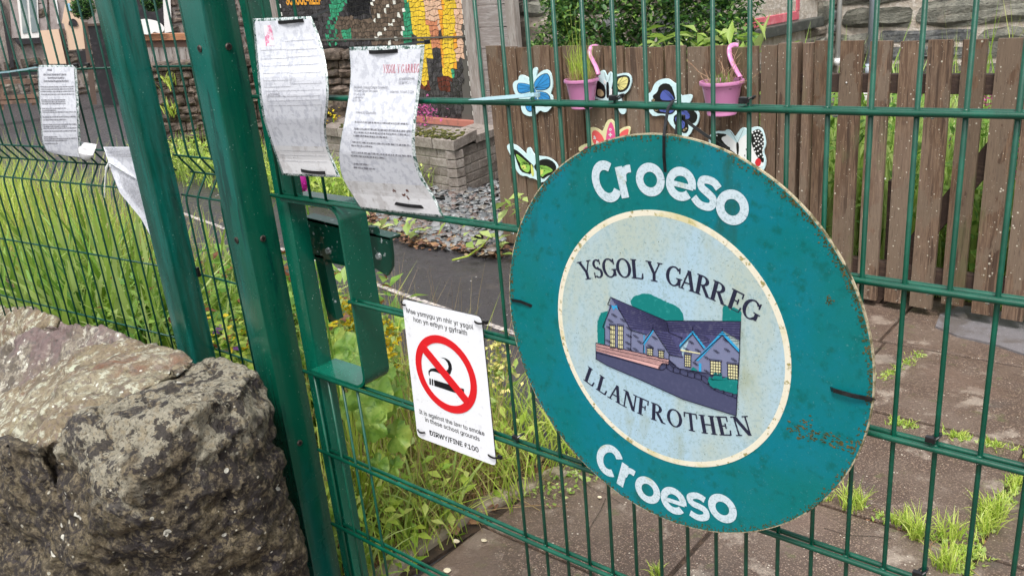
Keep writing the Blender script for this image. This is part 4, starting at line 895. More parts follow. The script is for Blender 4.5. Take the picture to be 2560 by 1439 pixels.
def butterfly(label, outline, layers, rim=m_rim, lines=()):
    ctr = fpx(*c6(*np.mean(outline, 0)), .012)
    t = thing('butterfly_plaque', label, 'butterfly', ctr, 'painted butterfly plaques on the timber fence')
    mk('rim', MB().prism([fpx(*c6(*p), .006) for p in chaikin(outline)], fn * .009), rim, t)
    h = .0156
    for nm, mat, polys in layers:
        pr = [MB().prism([fpx(*c6(*p), h) for p in (chaikin(P_) if len(P_) > 4 else P_)], fn * .0004) for P_ in polys]
        if len(pr) <= 4 and nm not in ('dot', 'spot', 'speck', 'mark', 'eye_spot', 'pupil'):
            for q_ in pr: mk(nm, q_, mm[mat], t)
        else:
            mb = MB()
            for q_ in pr: mb.add(q_.v, q_.f)
            stuff(mk(nm, mb, mm[mat], t))
        h += .0006
    if lines:
        mb = MB()
        for P_ in lines:
            for a, b in zip(P_[:-1], P_[1:]):
                a = fpx(*c6(*a), h); b = fpx(*c6(*b), h); d = (b - a) / (np.linalg.norm(b - a) + 1e-9); up = np.cross(d, fn) * .0006
                mb.prism([a + up, b + up, b - up, a - up], fn * .0003)
        stuff(mk('wing_line', mb, mm['black'], t))
    return t
def fan(c, pts): return [[c, p] for p in pts]
dot = lambda x, y, r: [(x + r * math.cos(a), y + r * math.sin(a)) for a in np.linspace(0, 6.283, 7)[:-1]]
butterfly('sky blue butterfly, leftmost in the upper row on the fence', [(350, 150), (370, 138), (388, 150), (385, 185), (372, 225), (400, 195), (440, 165), (475, 160), (505, 185), (520, 240), (528, 310), (515, 360), (505, 385), (525, 400), (530, 450), (520, 500), (480, 545), (450, 550), (410, 530), (385, 560), (350, 585), (300, 585), (255, 560), (240, 520), (235, 480), (225, 430), (185, 385), (165, 330), (162, 285), (185, 262), (215, 255), (215, 225), (235, 207), (270, 215), (310, 240), (340, 265), (350, 225), (345, 180)],
  [('wing_edge', 'black', [[(195, 287), (230, 282), (290, 292), (342, 318), (332, 354), (280, 374), (212, 384), (190, 340)], [(343, 290), (368, 247), (408, 211), (462, 190), (490, 218), (499, 270), (494, 322), (452, 349), (400, 354), (358, 348)], [(358, 362), (420, 361), (474, 377), (500, 420), (494, 474), (455, 506), (418, 484), (388, 432)], [(266, 468), (330, 406), (348, 430), (344, 500), (338, 545), (298, 550), (271, 520)]]),
   ('wing', 'sky', [[(200, 290), (230, 286), (290, 296), (338, 320), (328, 350), (280, 369), (216, 379), (196, 340)], [(347, 291), (371, 252), (410, 217), (459, 196), (484, 221), (493, 270), (488, 318), (450, 343), (400, 348), (361, 343)], [(362, 366), (420, 366), (469, 382), (493, 421), (488, 468), (455, 498), (421, 479), (392, 430)], [(271, 470), (330, 412), (343, 431), (339, 499), (334, 538), (301, 543), (276, 519)]]),
   ('body', 'skyd', [[(335, 330), (355, 330), (375, 400), (372, 470), (360, 470), (345, 400)]])],
  lines=fan((340, 330), [(210, 300), (205, 335), (225, 372)]) + fan((360, 330), [(450, 200), (480, 240), (488, 290), (470, 325)]) + fan((370, 370), [(470, 395), (488, 430), (470, 480), (430, 480)]) + fan((340, 430), [(285, 480), (290, 530), (325, 535)]))
butterfly('lime green and black butterfly below the sky blue one', [(105, 865), (120, 840), (150, 835), (200, 855), (250, 900), (290, 940), (290, 885), (305, 868), (325, 875), (345, 920), (365, 940), (400, 950), (470, 955), (530, 985), (570, 1030), (578, 1075), (560, 1110), (500, 1150), (470, 1170), (430, 1190), (400, 1185), (380, 1165), (345, 1150), (320, 1150), (290, 1130), (240, 1130), (200, 1090), (180, 1040), (170, 980), (135, 930)],
  [('wing_edge', 'black', [[(150, 880), (200, 905), (250, 950), (320, 1015), (345, 1040), (340, 1060), (320, 1120), (280, 1110), (230, 1095), (200, 1030), (175, 955)], [(345, 1040), (400, 985), (470, 975), (530, 1005), (558, 1060), (520, 1112), (470, 1135), (430, 1165), (398, 1135), (350, 1060)]]),
   ('wing', 'lime', [[(178, 925), (225, 960), (285, 1010), (300, 1030), (230, 1030), (198, 985)], [(225, 1005), (290, 1005), (315, 1050), (300, 1105), (255, 1090), (222, 1050)], [(365, 1040), (440, 1035), (500, 1060), (525, 1090), (450, 1115), (420, 1150), (385, 1090)]]),
   ('body', 'limey', [[(315, 1020), (335, 1040), (350, 1120), (335, 1140), (322, 1110)], [(230, 1040), (265, 1030), (280, 1070), (250, 1075)], [(395, 1080), (430, 1075), (430, 1110), (408, 1125)]]),
   ('spot', 'black', [dot(240, 1030, 5), dot(262, 1020, 5), dot(250, 1060, 5), dot(280, 1045, 5), dot(420, 1065, 5), dot(445, 1085, 5)])], lines=fan((305, 1030), [(190, 950), (215, 985), (230, 1010)]) + fan((380, 1050), [(450, 1040), (490, 1065), (510, 1085)]))
butterfly('pale yellow and black butterfly between the two pink pots', [(950, 215), (965, 170), (990, 165), (1005, 180), (1020, 225), (1040, 190), (1055, 178), (1070, 200), (1110, 205), (1150, 195), (1200, 190), (1235, 210), (1250, 260), (1235, 330), (1200, 375), (1160, 395), (1150, 430), (1165, 480), (1190, 510), (1195, 550), (1180, 568), (1150, 565), (1125, 520), (1100, 470), (1040, 440), (960, 440), (900, 420), (890, 300), (930, 230)],
  [('wing_edge', 'black', [[(905, 250), (940, 265), (985, 300), (1000, 330), (1005, 400), (985, 425), (950, 425), (905, 400)], [(1060, 320), (1075, 235), (1110, 225), (1180, 208), (1222, 228), (1228, 280), (1200, 345), (1150, 370), (1110, 365), (1070, 400), (1045, 380)], [(1008, 290), (1022, 270), (1032, 290), (1035, 400), (1020, 430), (1008, 400)]]),
   ('wing', 'butter', [[(1112, 250), (1160, 228), (1204, 232), (1208, 275), (1190, 325), (1150, 352), (1112, 335)]]), ('lower_wing', 'tan', [[(925, 335), (975, 350), (990, 395), (960, 412), (925, 395)]]), ('thorax', 'white', [[(985, 250), (1010, 270), (1005, 300), (985, 290)], [(1040, 330), (1062, 340), (1060, 390), (1040, 395)]])],
  lines=fan((1112, 300), [(1160, 232), (1200, 250), (1205, 290), (1180, 335), (1150, 350)]) + [[(1010, 270), (990, 185)], [(1030, 270), (1050, 195)]])
butterfly('black and indigo butterfly tilted behind the tie at the sign top', [(1395, 400), (1400, 380), (1430, 360), (1450, 300), (1480, 265), (1530, 243), (1590, 245), (1620, 270), (1640, 285), (1665, 290), (1690, 400), (1740, 390), (1790, 385), (1805, 410), (1790, 450), (1760, 480), (1830, 520), (1860, 550), (1868, 600), (1850, 660), (1810, 690), (1790, 740), (1750, 780), (1700, 760), (1640, 700), (1600, 660), (1570, 600), (1540, 570), (1450, 590), (1410, 550), (1395, 500)],
  [('wing_edge', 'black', [[(1475, 370), (1490, 310), (1540, 283), (1600, 300), (1630, 380), (1645, 440), (1560, 470), (1440, 430), (1430, 400)], [(1420, 420), (1500, 440), (1640, 500), (1640, 540), (1600, 575), (1540, 565), (1460, 560), (1420, 500)], [(1680, 510), (1760, 515), (1825, 545), (1845, 590), (1825, 645), (1780, 660), (1700, 610)], [(1630, 570), (1700, 570), (1750, 640), (1765, 710), (1730, 752), (1665, 710), (1620, 640)]]),
   ('wing', 'indigo', [[(1498, 400), (1530, 345), (1580, 358), (1620, 410), (1630, 440), (1560, 445), (1510, 440)], [(1500, 505), (1590, 500), (1640, 525), (1600, 562), (1540, 552), (1490, 540)], [(1680, 520), (1740, 530), (1780, 590), (1750, 620), (1700, 592)], [(1640, 590), (1685, 580), (1730, 640), (1720, 700), (1680, 700), (1640, 640)]]),
   ('eye_spot', 'tan', [dot(1440, 440, 12), dot(1465, 530, 14), dot(1720, 715, 12), dot(1740, 700, 9)]), ('pupil', 'black', [dot(1440, 440, 6), dot(1465, 530, 8), dot(1720, 715, 6)])],
  lines=fan((1620, 440), [(1530, 350), (1560, 355), (1590, 375)]) + fan((1640, 525), [(1510, 510), (1520, 540)]) + fan((1670, 570), [(1700, 690), (1720, 670), (1650, 640)]) + fan((1690, 530), [(1760, 560), (1775, 590)]))
butterfly('pink and coral butterfly with cream rim peeping over the round sign', [(760, 880), (775, 860), (830, 835), (865, 830), (865, 700), (880, 683), (930, 695), (980, 730), (1000, 680), (1020, 630), (1050, 610), (1080, 625), (1100, 690), (1110, 740), (1160, 690), (1220, 675), (1238, 700), (1225, 760), (1215, 810), (1150, 900), (1050, 960), (900, 960), (780, 920)],
  [('lower_wing', 'pinkp', [[(1000, 870), (1010, 740), (1030, 670), (1050, 635), (1072, 670), (1090, 740), (1092, 860)], [(790, 895), (825, 862), (880, 855), (940, 880), (900, 920)]]), ('wing', 'coral', [[(878, 720), (925, 716), (985, 780), (995, 860), (900, 850), (878, 800)], [(1110, 770), (1160, 718), (1215, 698), (1208, 750), (1180, 820), (1110, 850)]]),
   ('mark', 'white', [dot(1045, 710, 13), [(1040, 740), (1050, 740), (1050, 775), (1040, 775)], [(1028, 752), (1062, 752), (1062, 762), (1028, 762)], [(890, 770), (900, 766), (915, 795), (906, 800)], [(890, 790), (912, 775), (916, 783), (894, 798)], [(915, 815), (925, 810), (938, 838), (928, 842)], [(912, 832), (935, 818), (940, 826), (918, 840)], [(1030, 795), (1064, 792), (1064, 802), (1030, 804)]]), ('dot', 'pinkp', [dot(1045, 710, 6)])], rim=mm['cream'])
dots = [(2345, 740), (2372, 725), (2400, 722), (2425, 740), (2385, 755), (2360, 765), (2410, 765), (2440, 780), (2395, 790), (2425, 800), (2370, 790), (2445, 820), (2405, 820), (2380, 815), (2425, 838), (2360, 835), (2400, 850), (2440, 860), (2380, 862), (2360, 880), (2415, 885), (2440, 900), (2395, 905), (2370, 910), (2420, 935), (2440, 960), (2400, 950)]
butterfly('white and black spotted butterfly with red corner, right of the sign top', [(1950, 790), (1975, 740), (2020, 720), (2100, 725), (2115, 705), (2150, 715), (2190, 780), (2215, 740), (2250, 690), (2285, 690), (2300, 715), (2350, 685), (2400, 680), (2440, 700), (2465, 770), (2475, 850), (2450, 910), (2475, 980), (2470, 1050), (2440, 1100), (2380, 1070), (2250, 1050), (2100, 980), (1960, 860)],
  [('wing', 'white', [[(2010, 745), (2100, 745), (2160, 790), (2205, 840), (2240, 780), (2330, 730), (2400, 700), (2445, 745), (2455, 850), (2430, 910), (2455, 980), (2440, 1060), (2350, 1040), (2200, 1000), (2050, 920), (1985, 850)]]),
   ('wing_edge', 'black', [[(1985, 770), (2010, 742), (2100, 748), (2110, 765), (2050, 785), (2100, 850), (2150, 880), (2120, 900), (2040, 880), (1990, 850)], [(2325, 745), (2370, 712), (2405, 702), (2443, 745), (2453, 850), (2428, 905), (2452, 975), (2445, 1020), (2400, 980), (2345, 880)], [(2196, 830), (2212, 822), (2222, 850), (2220, 930), (2205, 945), (2198, 880)]]),
   ('corner', 'red', [[(2375, 985), (2400, 965), (2425, 990), (2420, 1030), (2395, 1050), (2365, 1020)]]), ('dot', 'white', [dot(x, y, 8.5) for x, y in dots] + [dot(2020, 765, 7), dot(2045, 845, 9), dot(2075, 875, 9), dot(2020, 835, 7)]), ('speck', 'black', [dot(2290, 890, 8), dot(2315, 960, 8), dot(2275, 945, 6), dot(2320, 995, 7)])], lines=[[(2205, 825), (2150, 735)], [(2212, 822), (2262, 710)]])
# ================================================================== PINK HANGING POTS
m_pot = M('pink_plastic', (.56, .22, .42), [('noise', 12, .5, .7, (.62, .28, .48))], rough=.3, coat=.2)
def pot(label, rim_c, rim_w, bot, hook, group='pink hooked plant pots'):
    """lathe pot; rim centre / base given by pixels on a plane in front of the fence"""
    h = .105; c = fpx(*rim_c, h); b = fpx(*bot, h); R_ = rim_w / 2; Hh = c[2] - b[2]
    t = thing('plant_pot', label, 'plant pot', (c[0], c[1], b[2]), group)
    prof = [(.0, 0), (R_ * .66, 0), (R_ * .68, .008), (R_ * .66, .012), (R_ * .68, .02), (R_ * .88, Hh - .022), (R_ * .90, Hh - .018), (R_ * 1.0, Hh - .016), (R_ * 1.02, Hh - .008), (R_ * 1.0, Hh), (R_ * .92, Hh), (R_ * .88, Hh - .03), (0, Hh - .032)]
    n = 40; vs = []; 
    for r, z in prof:
        for j in range(n): a = 2 * math.pi * j / n; vs.append((c[0] + r * math.cos(a), c[1] + r * math.sin(a), b[2] + z))
    fs = [(i * n + j, i * n + (j + 1) % n, (i + 1) * n + (j + 1) % n, (i + 1) * n + j) for i in range(len(prof) - 2) for j in range(n)]
    auto_smooth(mk('pot_body', MB().add(vs, fs), m_pot, t), 50)
    mk('soil', MB().prism([(c[0] + R_ * .87 * math.cos(a), c[1] + R_ * .87 * math.sin(a), c[2] - .03 + random.uniform(-.004, .004)) for a in np.linspace(0, 6.28, 20)[:-1]], (0, 0, .012)), m_soil, t)
    pts = [fpx(x, y, hh) for x, y, hh in hook]
    pts = smooth_pts(pts, 2); mk('hook', MB().tube(pts, .0125, 12, flat=.55), m_pot, t, smooth=True)
    return t, c, R_
c3 = lambda x, y: (1200 + x / 2.997, y / 2.997)
hk1 = [(*c3(888, 560), .07), (*c3(870, 500), .05), (*c3(836, 440), .03), (*c3(820, 400), .012), (*c3(828, 360), .004), (*c3(855, 345), -.03), (*c3(884, 352), -.05)]
hk2 = [(*c3(1950, 580), .07), (*c3(1915, 520), .05), (*c3(1885, 460), .03), (*c3(1868, 410), .012), (*c3(1868, 360), .004), (*c3(1895, 336), -.03), (*c3(1932, 340), -.05)]
p1, c1, r1_ = pot('left pink pot with tall green grass growing in it', c6(780, 243), .185, c6(822, 510), hk1)
p2, c2, r2_ = pot('right pink pot with dead twiggy stems in it', c6(2064, 260), .205, c6(2090, 570), hk2)
# ================================================================== FOLIAGE TOOLS
def blades(n, base, h, w, lean=.5, seg=4, dirang=None, curl=1.0, fold=.0):
    """n curved tapering blades; base (n,3); returns verts, faces"""
    n = len(base); h = np.broadcast_to(h, n) * rng.uniform(.65, 1.15, n); w = np.broadcast_to(w, n) * rng.uniform(.7, 1.2, n)
    a = rng.uniform(0, 2 * np.pi, n) if dirang is None else np.broadcast_to(dirang, n) + rng.normal(0, .5, n)
    ln_ = np.abs(rng.normal(lean, lean * .45, n)); d = np.c_[np.cos(a), np.sin(a), 0 * a]; t = np.linspace(0, 1, seg + 1)
    sa = a + rng.uniform(.6, 2.5, n); side = np.c_[np.cos(sa), np.sin(sa), 0 * sa]
    vs = []
    for k in t:
        ang = ln_ * k * curl
        up = h * (np.sin(ang) / np.maximum(ln_ * curl, 1e-3)); out = h * ((1 - np.cos(ang)) / np.maximum(ln_ * curl, 1e-3))
        c = base + d * (out + ln_ * .15 * h * k)[:, None] + np.c_[0 * up, 0 * up, up]
        ww = (w * (1 - k ** 2.2) * (.55 + .9 * min(k * 3, 1) * .5) + .0003)[:, None] * side * .5
        vs += [c - ww, c + ww]
    V = np.stack(vs, 1).reshape(-1, 3); m_ = 2 * (seg + 1); F_ = []
    for k in range(seg): F_.append(np.array([2 * k, 2 * k + 1, 2 * k + 3, 2 * k + 2]))
    Fi = (np.arange(n)[:, None, None] * m_ + np.array(F_)[None]).reshape(-1, 4)
    return V, Fi
def leaves(cen, size, nrm=None, elong=2.0, tilt=1.0):
    """small pointed leaves, 4 verts (two triangles folded) each"""
    n = len(cen); size = np.broadcast_to(size, n) * rng.uniform(.6, 1.3, n)
    a = rng.uniform(0, 2 * np.pi, n); el = rng.normal(.1, .5, n) * tilt
    d = np.c_[np.cos(a) * np.cos(el), np.sin(a) * np.cos(el), np.sin(el)]; s = np.c_[-np.sin(a), np.cos(a), rng.normal(0, .35, n) * tilt]; s /= np.linalg.norm(s, axis=1)[:, None]
    L = size[:, None]; Wd = L / elong; up = np.cross(d, s)
    p0 = cen - d * L * .5; p1 = cen + s * Wd * .5 + up * L * .06; p2 = cen + d * L * .5 - up * L * .12; p3 = cen - s * Wd * .5 + up * L * .06; pm = cen - up * L * .03
    V = np.stack([p0, p1, p2, p3, pm], 1).reshape(-1, 3); f = np.array([[0, 1, 4, 4], [1, 2, 4, 4], [2, 3, 4, 4], [3, 0, 4, 4]])[:, :3]
    return V, (np.arange(n)[:, None, None] * 5 + f[None]).reshape(-1, 3)
def nmk(name, parts, mats, parent=None, loc=None):
    """numpy mesh from several (V, F, matindex) sets"""
    o0 = V3(loc) if loc is not None else org(parent)
    me = bpy.data.meshes.new(name); Vs = []; loops = []; sizes = []; mi = []; off = 0
    for V, Fc, k in parts:
        Vs.append(V); loops.append((Fc + off).ravel()); sizes.append(np.full(len(Fc), Fc.shape[1])); mi.append(np.full(len(Fc), k)); off += len(V)
    V = np.concatenate(Vs) - o0; lp = np.concatenate(loops); sz = np.concatenate(sizes); mi = np.concatenate(mi)
    me.vertices.add(len(V)); me.vertices.foreach_set('co', V.ravel()); me.loops.add(len(lp)); me.loops.foreach_set('vertex_index', lp.astype(np.int32))
    me.polygons.add(len(sz)); st_ = np.r_[0, np.cumsum(sz)[:-1]]; me.polygons.foreach_set('loop_start', st_.astype(np.int32)); me.polygons.foreach_set('loop_total', sz.astype(np.int32)); me.polygons.foreach_set('material_index', mi.astype(np.int32))
    for m in mats: me.materials.append(m)
    me.update(calc_edges=True); me.validate()
    o = bpy.data.objects.new(name, me); COL.objects.link(o)
    if parent is not None: o.parent = parent
    o.location = (o0 - org(parent)).tolist() if parent is not None else o0.tolist(); ORG[o.name] = o0; return o
def disk_pts(c, r, n, z=0): a = rng.uniform(0, 6.283, n); q_ = r * np.sqrt(rng.uniform(0, 1, n)); return np.c_[c[0] + q_ * np.cos(a), c[1] + q_ * np.sin(a), np.full(n, c[2] + z)]
L_ = dict(rough=.45, sss=.45)
g_br = M('bright_leaf', (.13, .22, .03), island=[(.17, .30, .04), (.36, .50, .10), (.52, .62, .24), (.26, .40, .07)], **L_)
g_md = M('mid_leaf', (.06, .13, .02), island=[(.08, .20, .03), (.20, .38, .06), (.34, .50, .11)], **L_)
g_dk = M('dark_leaf', (.03, .07, .02), island=[(.02, .07, .02), (.05, .14, .04), (.11, .25, .06), (.28, .44, .12)], **L_)
g_ye = M('yellow_green_leaf', (.25, .30, .04), island=[(.26, .44, .05), (.48, .60, .09), (.60, .66, .20)], **L_)
g_dry = M('dry_grass', (.38, .26, .12), island=[(.26, .16, .09), (.48, .36, .18), (.52, .42, .20), (.34, .19, .12)], **L_)
g_rust = M('rusty_leaf', (.18, .06, .03), island=[(.12, .03, .02), (.25, .09, .04), (.30, .16, .07)], **L_)
f_yel = M('yellow_petal', (.80, .62, .02), island=[(.75, .52, .01), (.85, .72, .05)], **L_)
f_pnk = M('pink_petal', (.62, .12, .38), island=[(.5, .08, .3), (.7, .22, .48)], **L_)
f_mag = M('magenta_petal', (.60, .01, .36), island=[(.5, .0, .28), (.72, .06, .5)], **L_)
f_pur = M('purple_petal', (.36, .12, .50), island=[(.28, .08, .42), (.48, .22, .6)], **L_)
# pot plants
b1 = disk_pts(c1 + V3((0, 0, -.02)), r1_ * .7, 90); V, Fc = blades(90, b1, .20, .0035, .35); bb = disk_pts(c1 + V3((0, 0, -.02)), r1_ * .75, 260); V2, F2 = blades(260, bb, .085, .0022, 1.0)
b3 = disk_pts(c1 + V3((-.02, 0, -.02)), r1_ * .3, 9); V4, F4 = blades(9, b3, .40, .0028, .14)
g1 = nmk('grass_tuft', [(V, Fc, 0), (V2, F2, 1), (V4, F4, 0)], [g_ye, g_dry], loc=c1); tag(g1, 'tuft of tall yellow-green grass growing in the left pink pot', 'grass tuft')
tw = MB()
for i in range(46):
    a = random.uniform(0, 6.28); r = random.uniform(0, r2_ * .75); p = c2 + V3((r * math.cos(a), r * math.sin(a), -.02)); d = V3((math.cos(a) * .5 + random.uniform(-.3, .3), math.sin(a) * .4, random.uniform(.4, 1))); L = random.uniform(.04, .09) if i > 7 else random.uniform(.12, .2); pts = [p]
    for k in range(4): d = d / np.linalg.norm(d) + V3([random.uniform(-.4, .4) for _ in range(3)]); pts.append(pts[-1] + d / np.linalg.norm(d) * L / 4)
    tw.tube(pts, [.0022, .0018, .0015, .0012, .0007], 5)
    if i <= 7:
        for k in (2, 3): tw.tube([pts[k], pts[k] + V3([random.uniform(-.03, .03), random.uniform(-.02, .02), random.uniform(.01, .03)])], [.0012, .0006], 4)
tgw = mk('dead_stems', tw, M('dead_twig', (.36, .24, .15), [('noise', 40, .5, .6, (.24, .12, .07))], rough=.8), loc=c2); tag(tgw, 'dead pale twigs sticking out of the right pink pot', 'dead plant')
V, Fc = blades(60, disk_pts(c2 + V3((0, 0, -.02)), r2_ * .5, 60), .06, .003, .5); nmk('moss_tuft', [(V, Fc, 0)], [g_md], parent=tgw)
# ================================================================== MURAL
md_ = V3((-.993, .12, 0)); md_ /= np.linalg.norm(md_); mn = V3((md_[1], -md_[0], 0)); mn = mn if mn[1] < 0 else -mn
MO = V3((-4.0, 4.45, 0)); mu = -md_                  # mu points right
def mpx(x, y, h=0): return PP(x, y, MO + mn * h, mn)
def muv(x, y): w = mpx(x, y) - MO; return w @ mu, w[2]
def mw(u, z, h=0): return MO + mu * u + mn * h + V3((0, 0, z))
mural = thing('mosaic_mural', 'mosaic mural of figures in yellow and dark tiles in a grey timber frame', 'mural', mpx(980, 290))
uL, uR = muv(712, 100)[0], muv(1178, 150)[0]; zB = muv(1178, 300)[1]; zT = 2.35
m_board = M('grout_backing', (.09, .085, .075), rough=.9)
MR = np.stack([mu, -mn, (0, 0, 1)], 1)
def mbox(u0, u1, z0, z1, h0, h1, w=.004): return MB().bbox((u0, -h1, z0), (u1, -h0, z1), w, MR, MO)
mk('backing', mbox(uL, uR, zB - .02, zT, -.03, -.002), m_board, mural)
m_grey = M('weathered_grey_timber', (.27, .235, .215), [('noise', 26, .44, .62, (.36, .33, .31), (1, 1, .2)), ('noise', 70, .56, .66, (.13, .11, .10), (1, 1, .12), .7)], rough=.75, bump=.003, bscale=70, aniso=(2, 2, .2))
m_greyh = M('weathered_grey_planks', (.25, .215, .205), [('noise', 26, .44, .62, (.34, .31, .30), (.3, .3, 3)), ('noise', 70, .56, .66, (.12, .10, .095), (.2, .2, 3), .7)], rough=.75, bump=.003, bscale=70, aniso=(.3, .3, 3))
m_terr = M('terracotta_painted_sill', (.42, .16, .12), [('noise', 20, .5, .65, (.30, .13, .10))], rough=.6)
mk('frame_post', mbox(uR + .01, uR + .13, zB - .04, zT, -.03, .05), m_grey, mural)
mk('frame_post', mbox(uL - .14, uL - .02, zB - .04, zT, -.03, .05), m_grey, mural)
mk('sill', mbox(uL - .02, uR + .01, zB - .055, zB, -.02, .05), m_terr, mural)
tc_ = {}
def tile_m(k, c, var=.35): return M('tile_' + k, c, island=[tuple(v * (1 - var) for v in c), c, tuple(min(1, v * (1 + var)) for v in c)], rough=.25, coat=.3)
TM = [tile_m('slate', (.055, .052, .055), .5), tile_m('yellow', (.80, .56, .05), .12), tile_m('orange', (.80, .36, .04), .15), tile_m('peach', (.72, .47, .33), .12), tile_m('green', (.04, .30, .16), .35), tile_m('brown', (.13, .095, .07), .45), tile_m('black', (.012, .012, .014)), tile_m('white', (.78, .78, .72), .08), tile_m('rust', (.62, .25, .13), .15), tile_m('maroon', (.12, .03, .02), .4)]
def reg(x, y):
    """which colour sits at photo position x,y of the mural (traced)"""
    yl = 1072 + (y) * .0 - (1040 - 1018) * min(y, 110) / 110 * 0
    if x > 1158: return 7
    # legs
    if y < 150 and 1018 + y * .22 < x < 1056 + y * .20: return 1
    if y < 170 and 1100 + y * .03 < x < 1138 + y * .02: return 1 if (x - 1100) % 38 > 9 else 2
    if y < 215 and 1052 < x < 1071 - max(0, (150 - y)) * .05 and y > 148: return 1
    if 150 <= y < 190 and 1105 < x < 1128: return 1
    if 186 <= y < 232 and 1098 < x < 1128: return 9
    if 206 <= y < 228 and 1046 < x < 1075: return 9
    if y < 120 and 1056 + y * .2 < x < 1100 and x - 1056 > 0: return 3 if not (y > 55 and abs(x - 1078 - (y - 60) * .3) < 16) else 8
    if x > 1136 + y * .02 and y < 200: return 3 if x < 1157 - max(0, y - 140) * .5 else 0
    if 95 < y < 160 and 1126 < x < 1148: return 8
    if 160 < y < 196 and 1130 < x < 1146: return 4
    if 1010 < x < 1022 + y * .1 and y < 150: return 4
    if 825 < x < 868 - y * .45 and y < 45: return 4
    if 815 < x < 845 and 45 < y < 145 and math.sin(x * .4 + y * .21) > -.2: return 4
    if 855 < x < 878 and 75 < y < 105: return 4
    if 930 < x < 1010 and y < 112: return 5 if (int(x / 7) + int(y / 7)) % 7 else 7
    if 868 < x < 925 and y < 36: return 6
    if 840 < x < 935 and 45 < y < 100: return 5
    return 0
class Cut: pass
tl = [MB() for _ in TM]
cs_ = .040
nu_, nz_ = int((uR - uL) / cs_), int((zT - zB) / cs_)
gx = {(i, j): (uL + (i + random.uniform(-.34, .34) * (0 < i < nu_)) * (uR - uL) / nu_, zB + (j + random.uniform(-.34, .34) * (0 < j < nz_)) * (zT - zB) / nz_) for i in range(nu_ + 1) for j in range(nz_ + 1)}
def cam_px(p): v = (np.array(p) - CAM) @ RM; return F * v[0] / v[2] + 1280, F * v[1] / v[2] + 719.5
txt_zone = lambda x, y: (700 < x < 905 and y > 112 and y < 250) or (715 < x < 815 and y < 22)
for i in range(nu_):
    for j in range(nz_):
        q4 = [gx[(i, j)], gx[(i + 1, j)], gx[(i + 1, j + 1)], gx[(i, j + 1)]]
        cz = np.mean(q4, 0); X, Yp = cam_px(mw(*cz)); k = reg(X, Yp)
        if txt_zone(X, Yp): k = 6 if Yp > 105 else 0
        if X > 1157: continue
        parts_ = [q4] if random.random() < .45 else ([[q4[0], q4[1], q4[2]], [q4[0], q4[2], q4[3]]] if random.random() < .5 else [[q4[0], q4[1], q4[3]], [q4[1], q4[2], q4[3]]])
        for P_ in parts_:
            c_ = np.mean(P_, 0); P2 = [tuple(c_ + (np.array(p) - c_) * (1 - .0035 / cs_ * 2)) for p in P_]
            h = random.uniform(.003, .006); tl[k].prism([mw(*p, -.002) for p in P2], mn * (h + .002))
for k, mb in enumerate(tl):
    if mb.v: stuff(mk('mosaic_tile', mb, TM[k], mural))
# black and white edge tiles down both sides
for ue in (uR - .045, uL + .0):
    for cidx, mt in ((0, TM[6]), (1, TM[7])):
        mb = MB()
        for j in range(int((zT - zB) / .042)):
            if j % 2 == cidx: mb.prism([mw(ue, zB + j * .042, 0), mw(ue + .045, zB + j * .042, 0), mw(ue + .045, zB + j * .042 + .038, 0), mw(ue, zB + j * .042 + .038, 0)], mn * .007)
        stuff(mk('edge_tile', mb, mt, mural))
def mtext(s, l, r, mat, off=.035, sl=1.0):
    vs, fs = text_tris(s, off); a, b = mpx(*l, .009), mpx(*r, .009); L = np.linalg.norm(b - a); x0, x1 = vs[:, 0].min(), vs[:, 0].max(); k = L / (x1 - x0); d = (b - a) / L
    vv = [a + d * (v[0] - x0) * k + V3((0, 0, 1)) * v[1] * k * sl for v in vs]
    mk('lettering', MB().add(vv, fs), mat, mural)
mtext('SCHOOL–KEEP', (716, 12), (805, 10), TM[2], sl=1.3); mtext('ESELINO', (812, 166), (876, 168), TM[7], sl=1.7); mtext('GYFER Y', (822, 212), (876, 208), TM[7], sl=1.9); mtext('TO I', (824, 238), (866, 236), TM[7], sl=1.6)
mk('ledge', mbox(uL, uR, muv(1000, 98)[1], muv(1000, 94)[1], .004, .012, .001), m_board, mural)
# shed planks right of the mural
shed = thing('shed', 'grey timber shed wall of wide weathered planks right of the mural', 'shed', mpx(1250, 100))
s0 = uR + .14; s1 = muv(1290, 60)[0]
z = .2; i = 0
while z < 2.4:
    hgt = .172; mk('plank', mbox(s0, s1 - .10, z, z + hgt - .006, -.03, -.005 + random.uniform(-.004, .004), .005), m_greyh, shed); z += hgt; i += 1
mk('corner_post', mbox(s1 - .10, s1, .2, 2.4, -.05, .012), m_grey, shed)
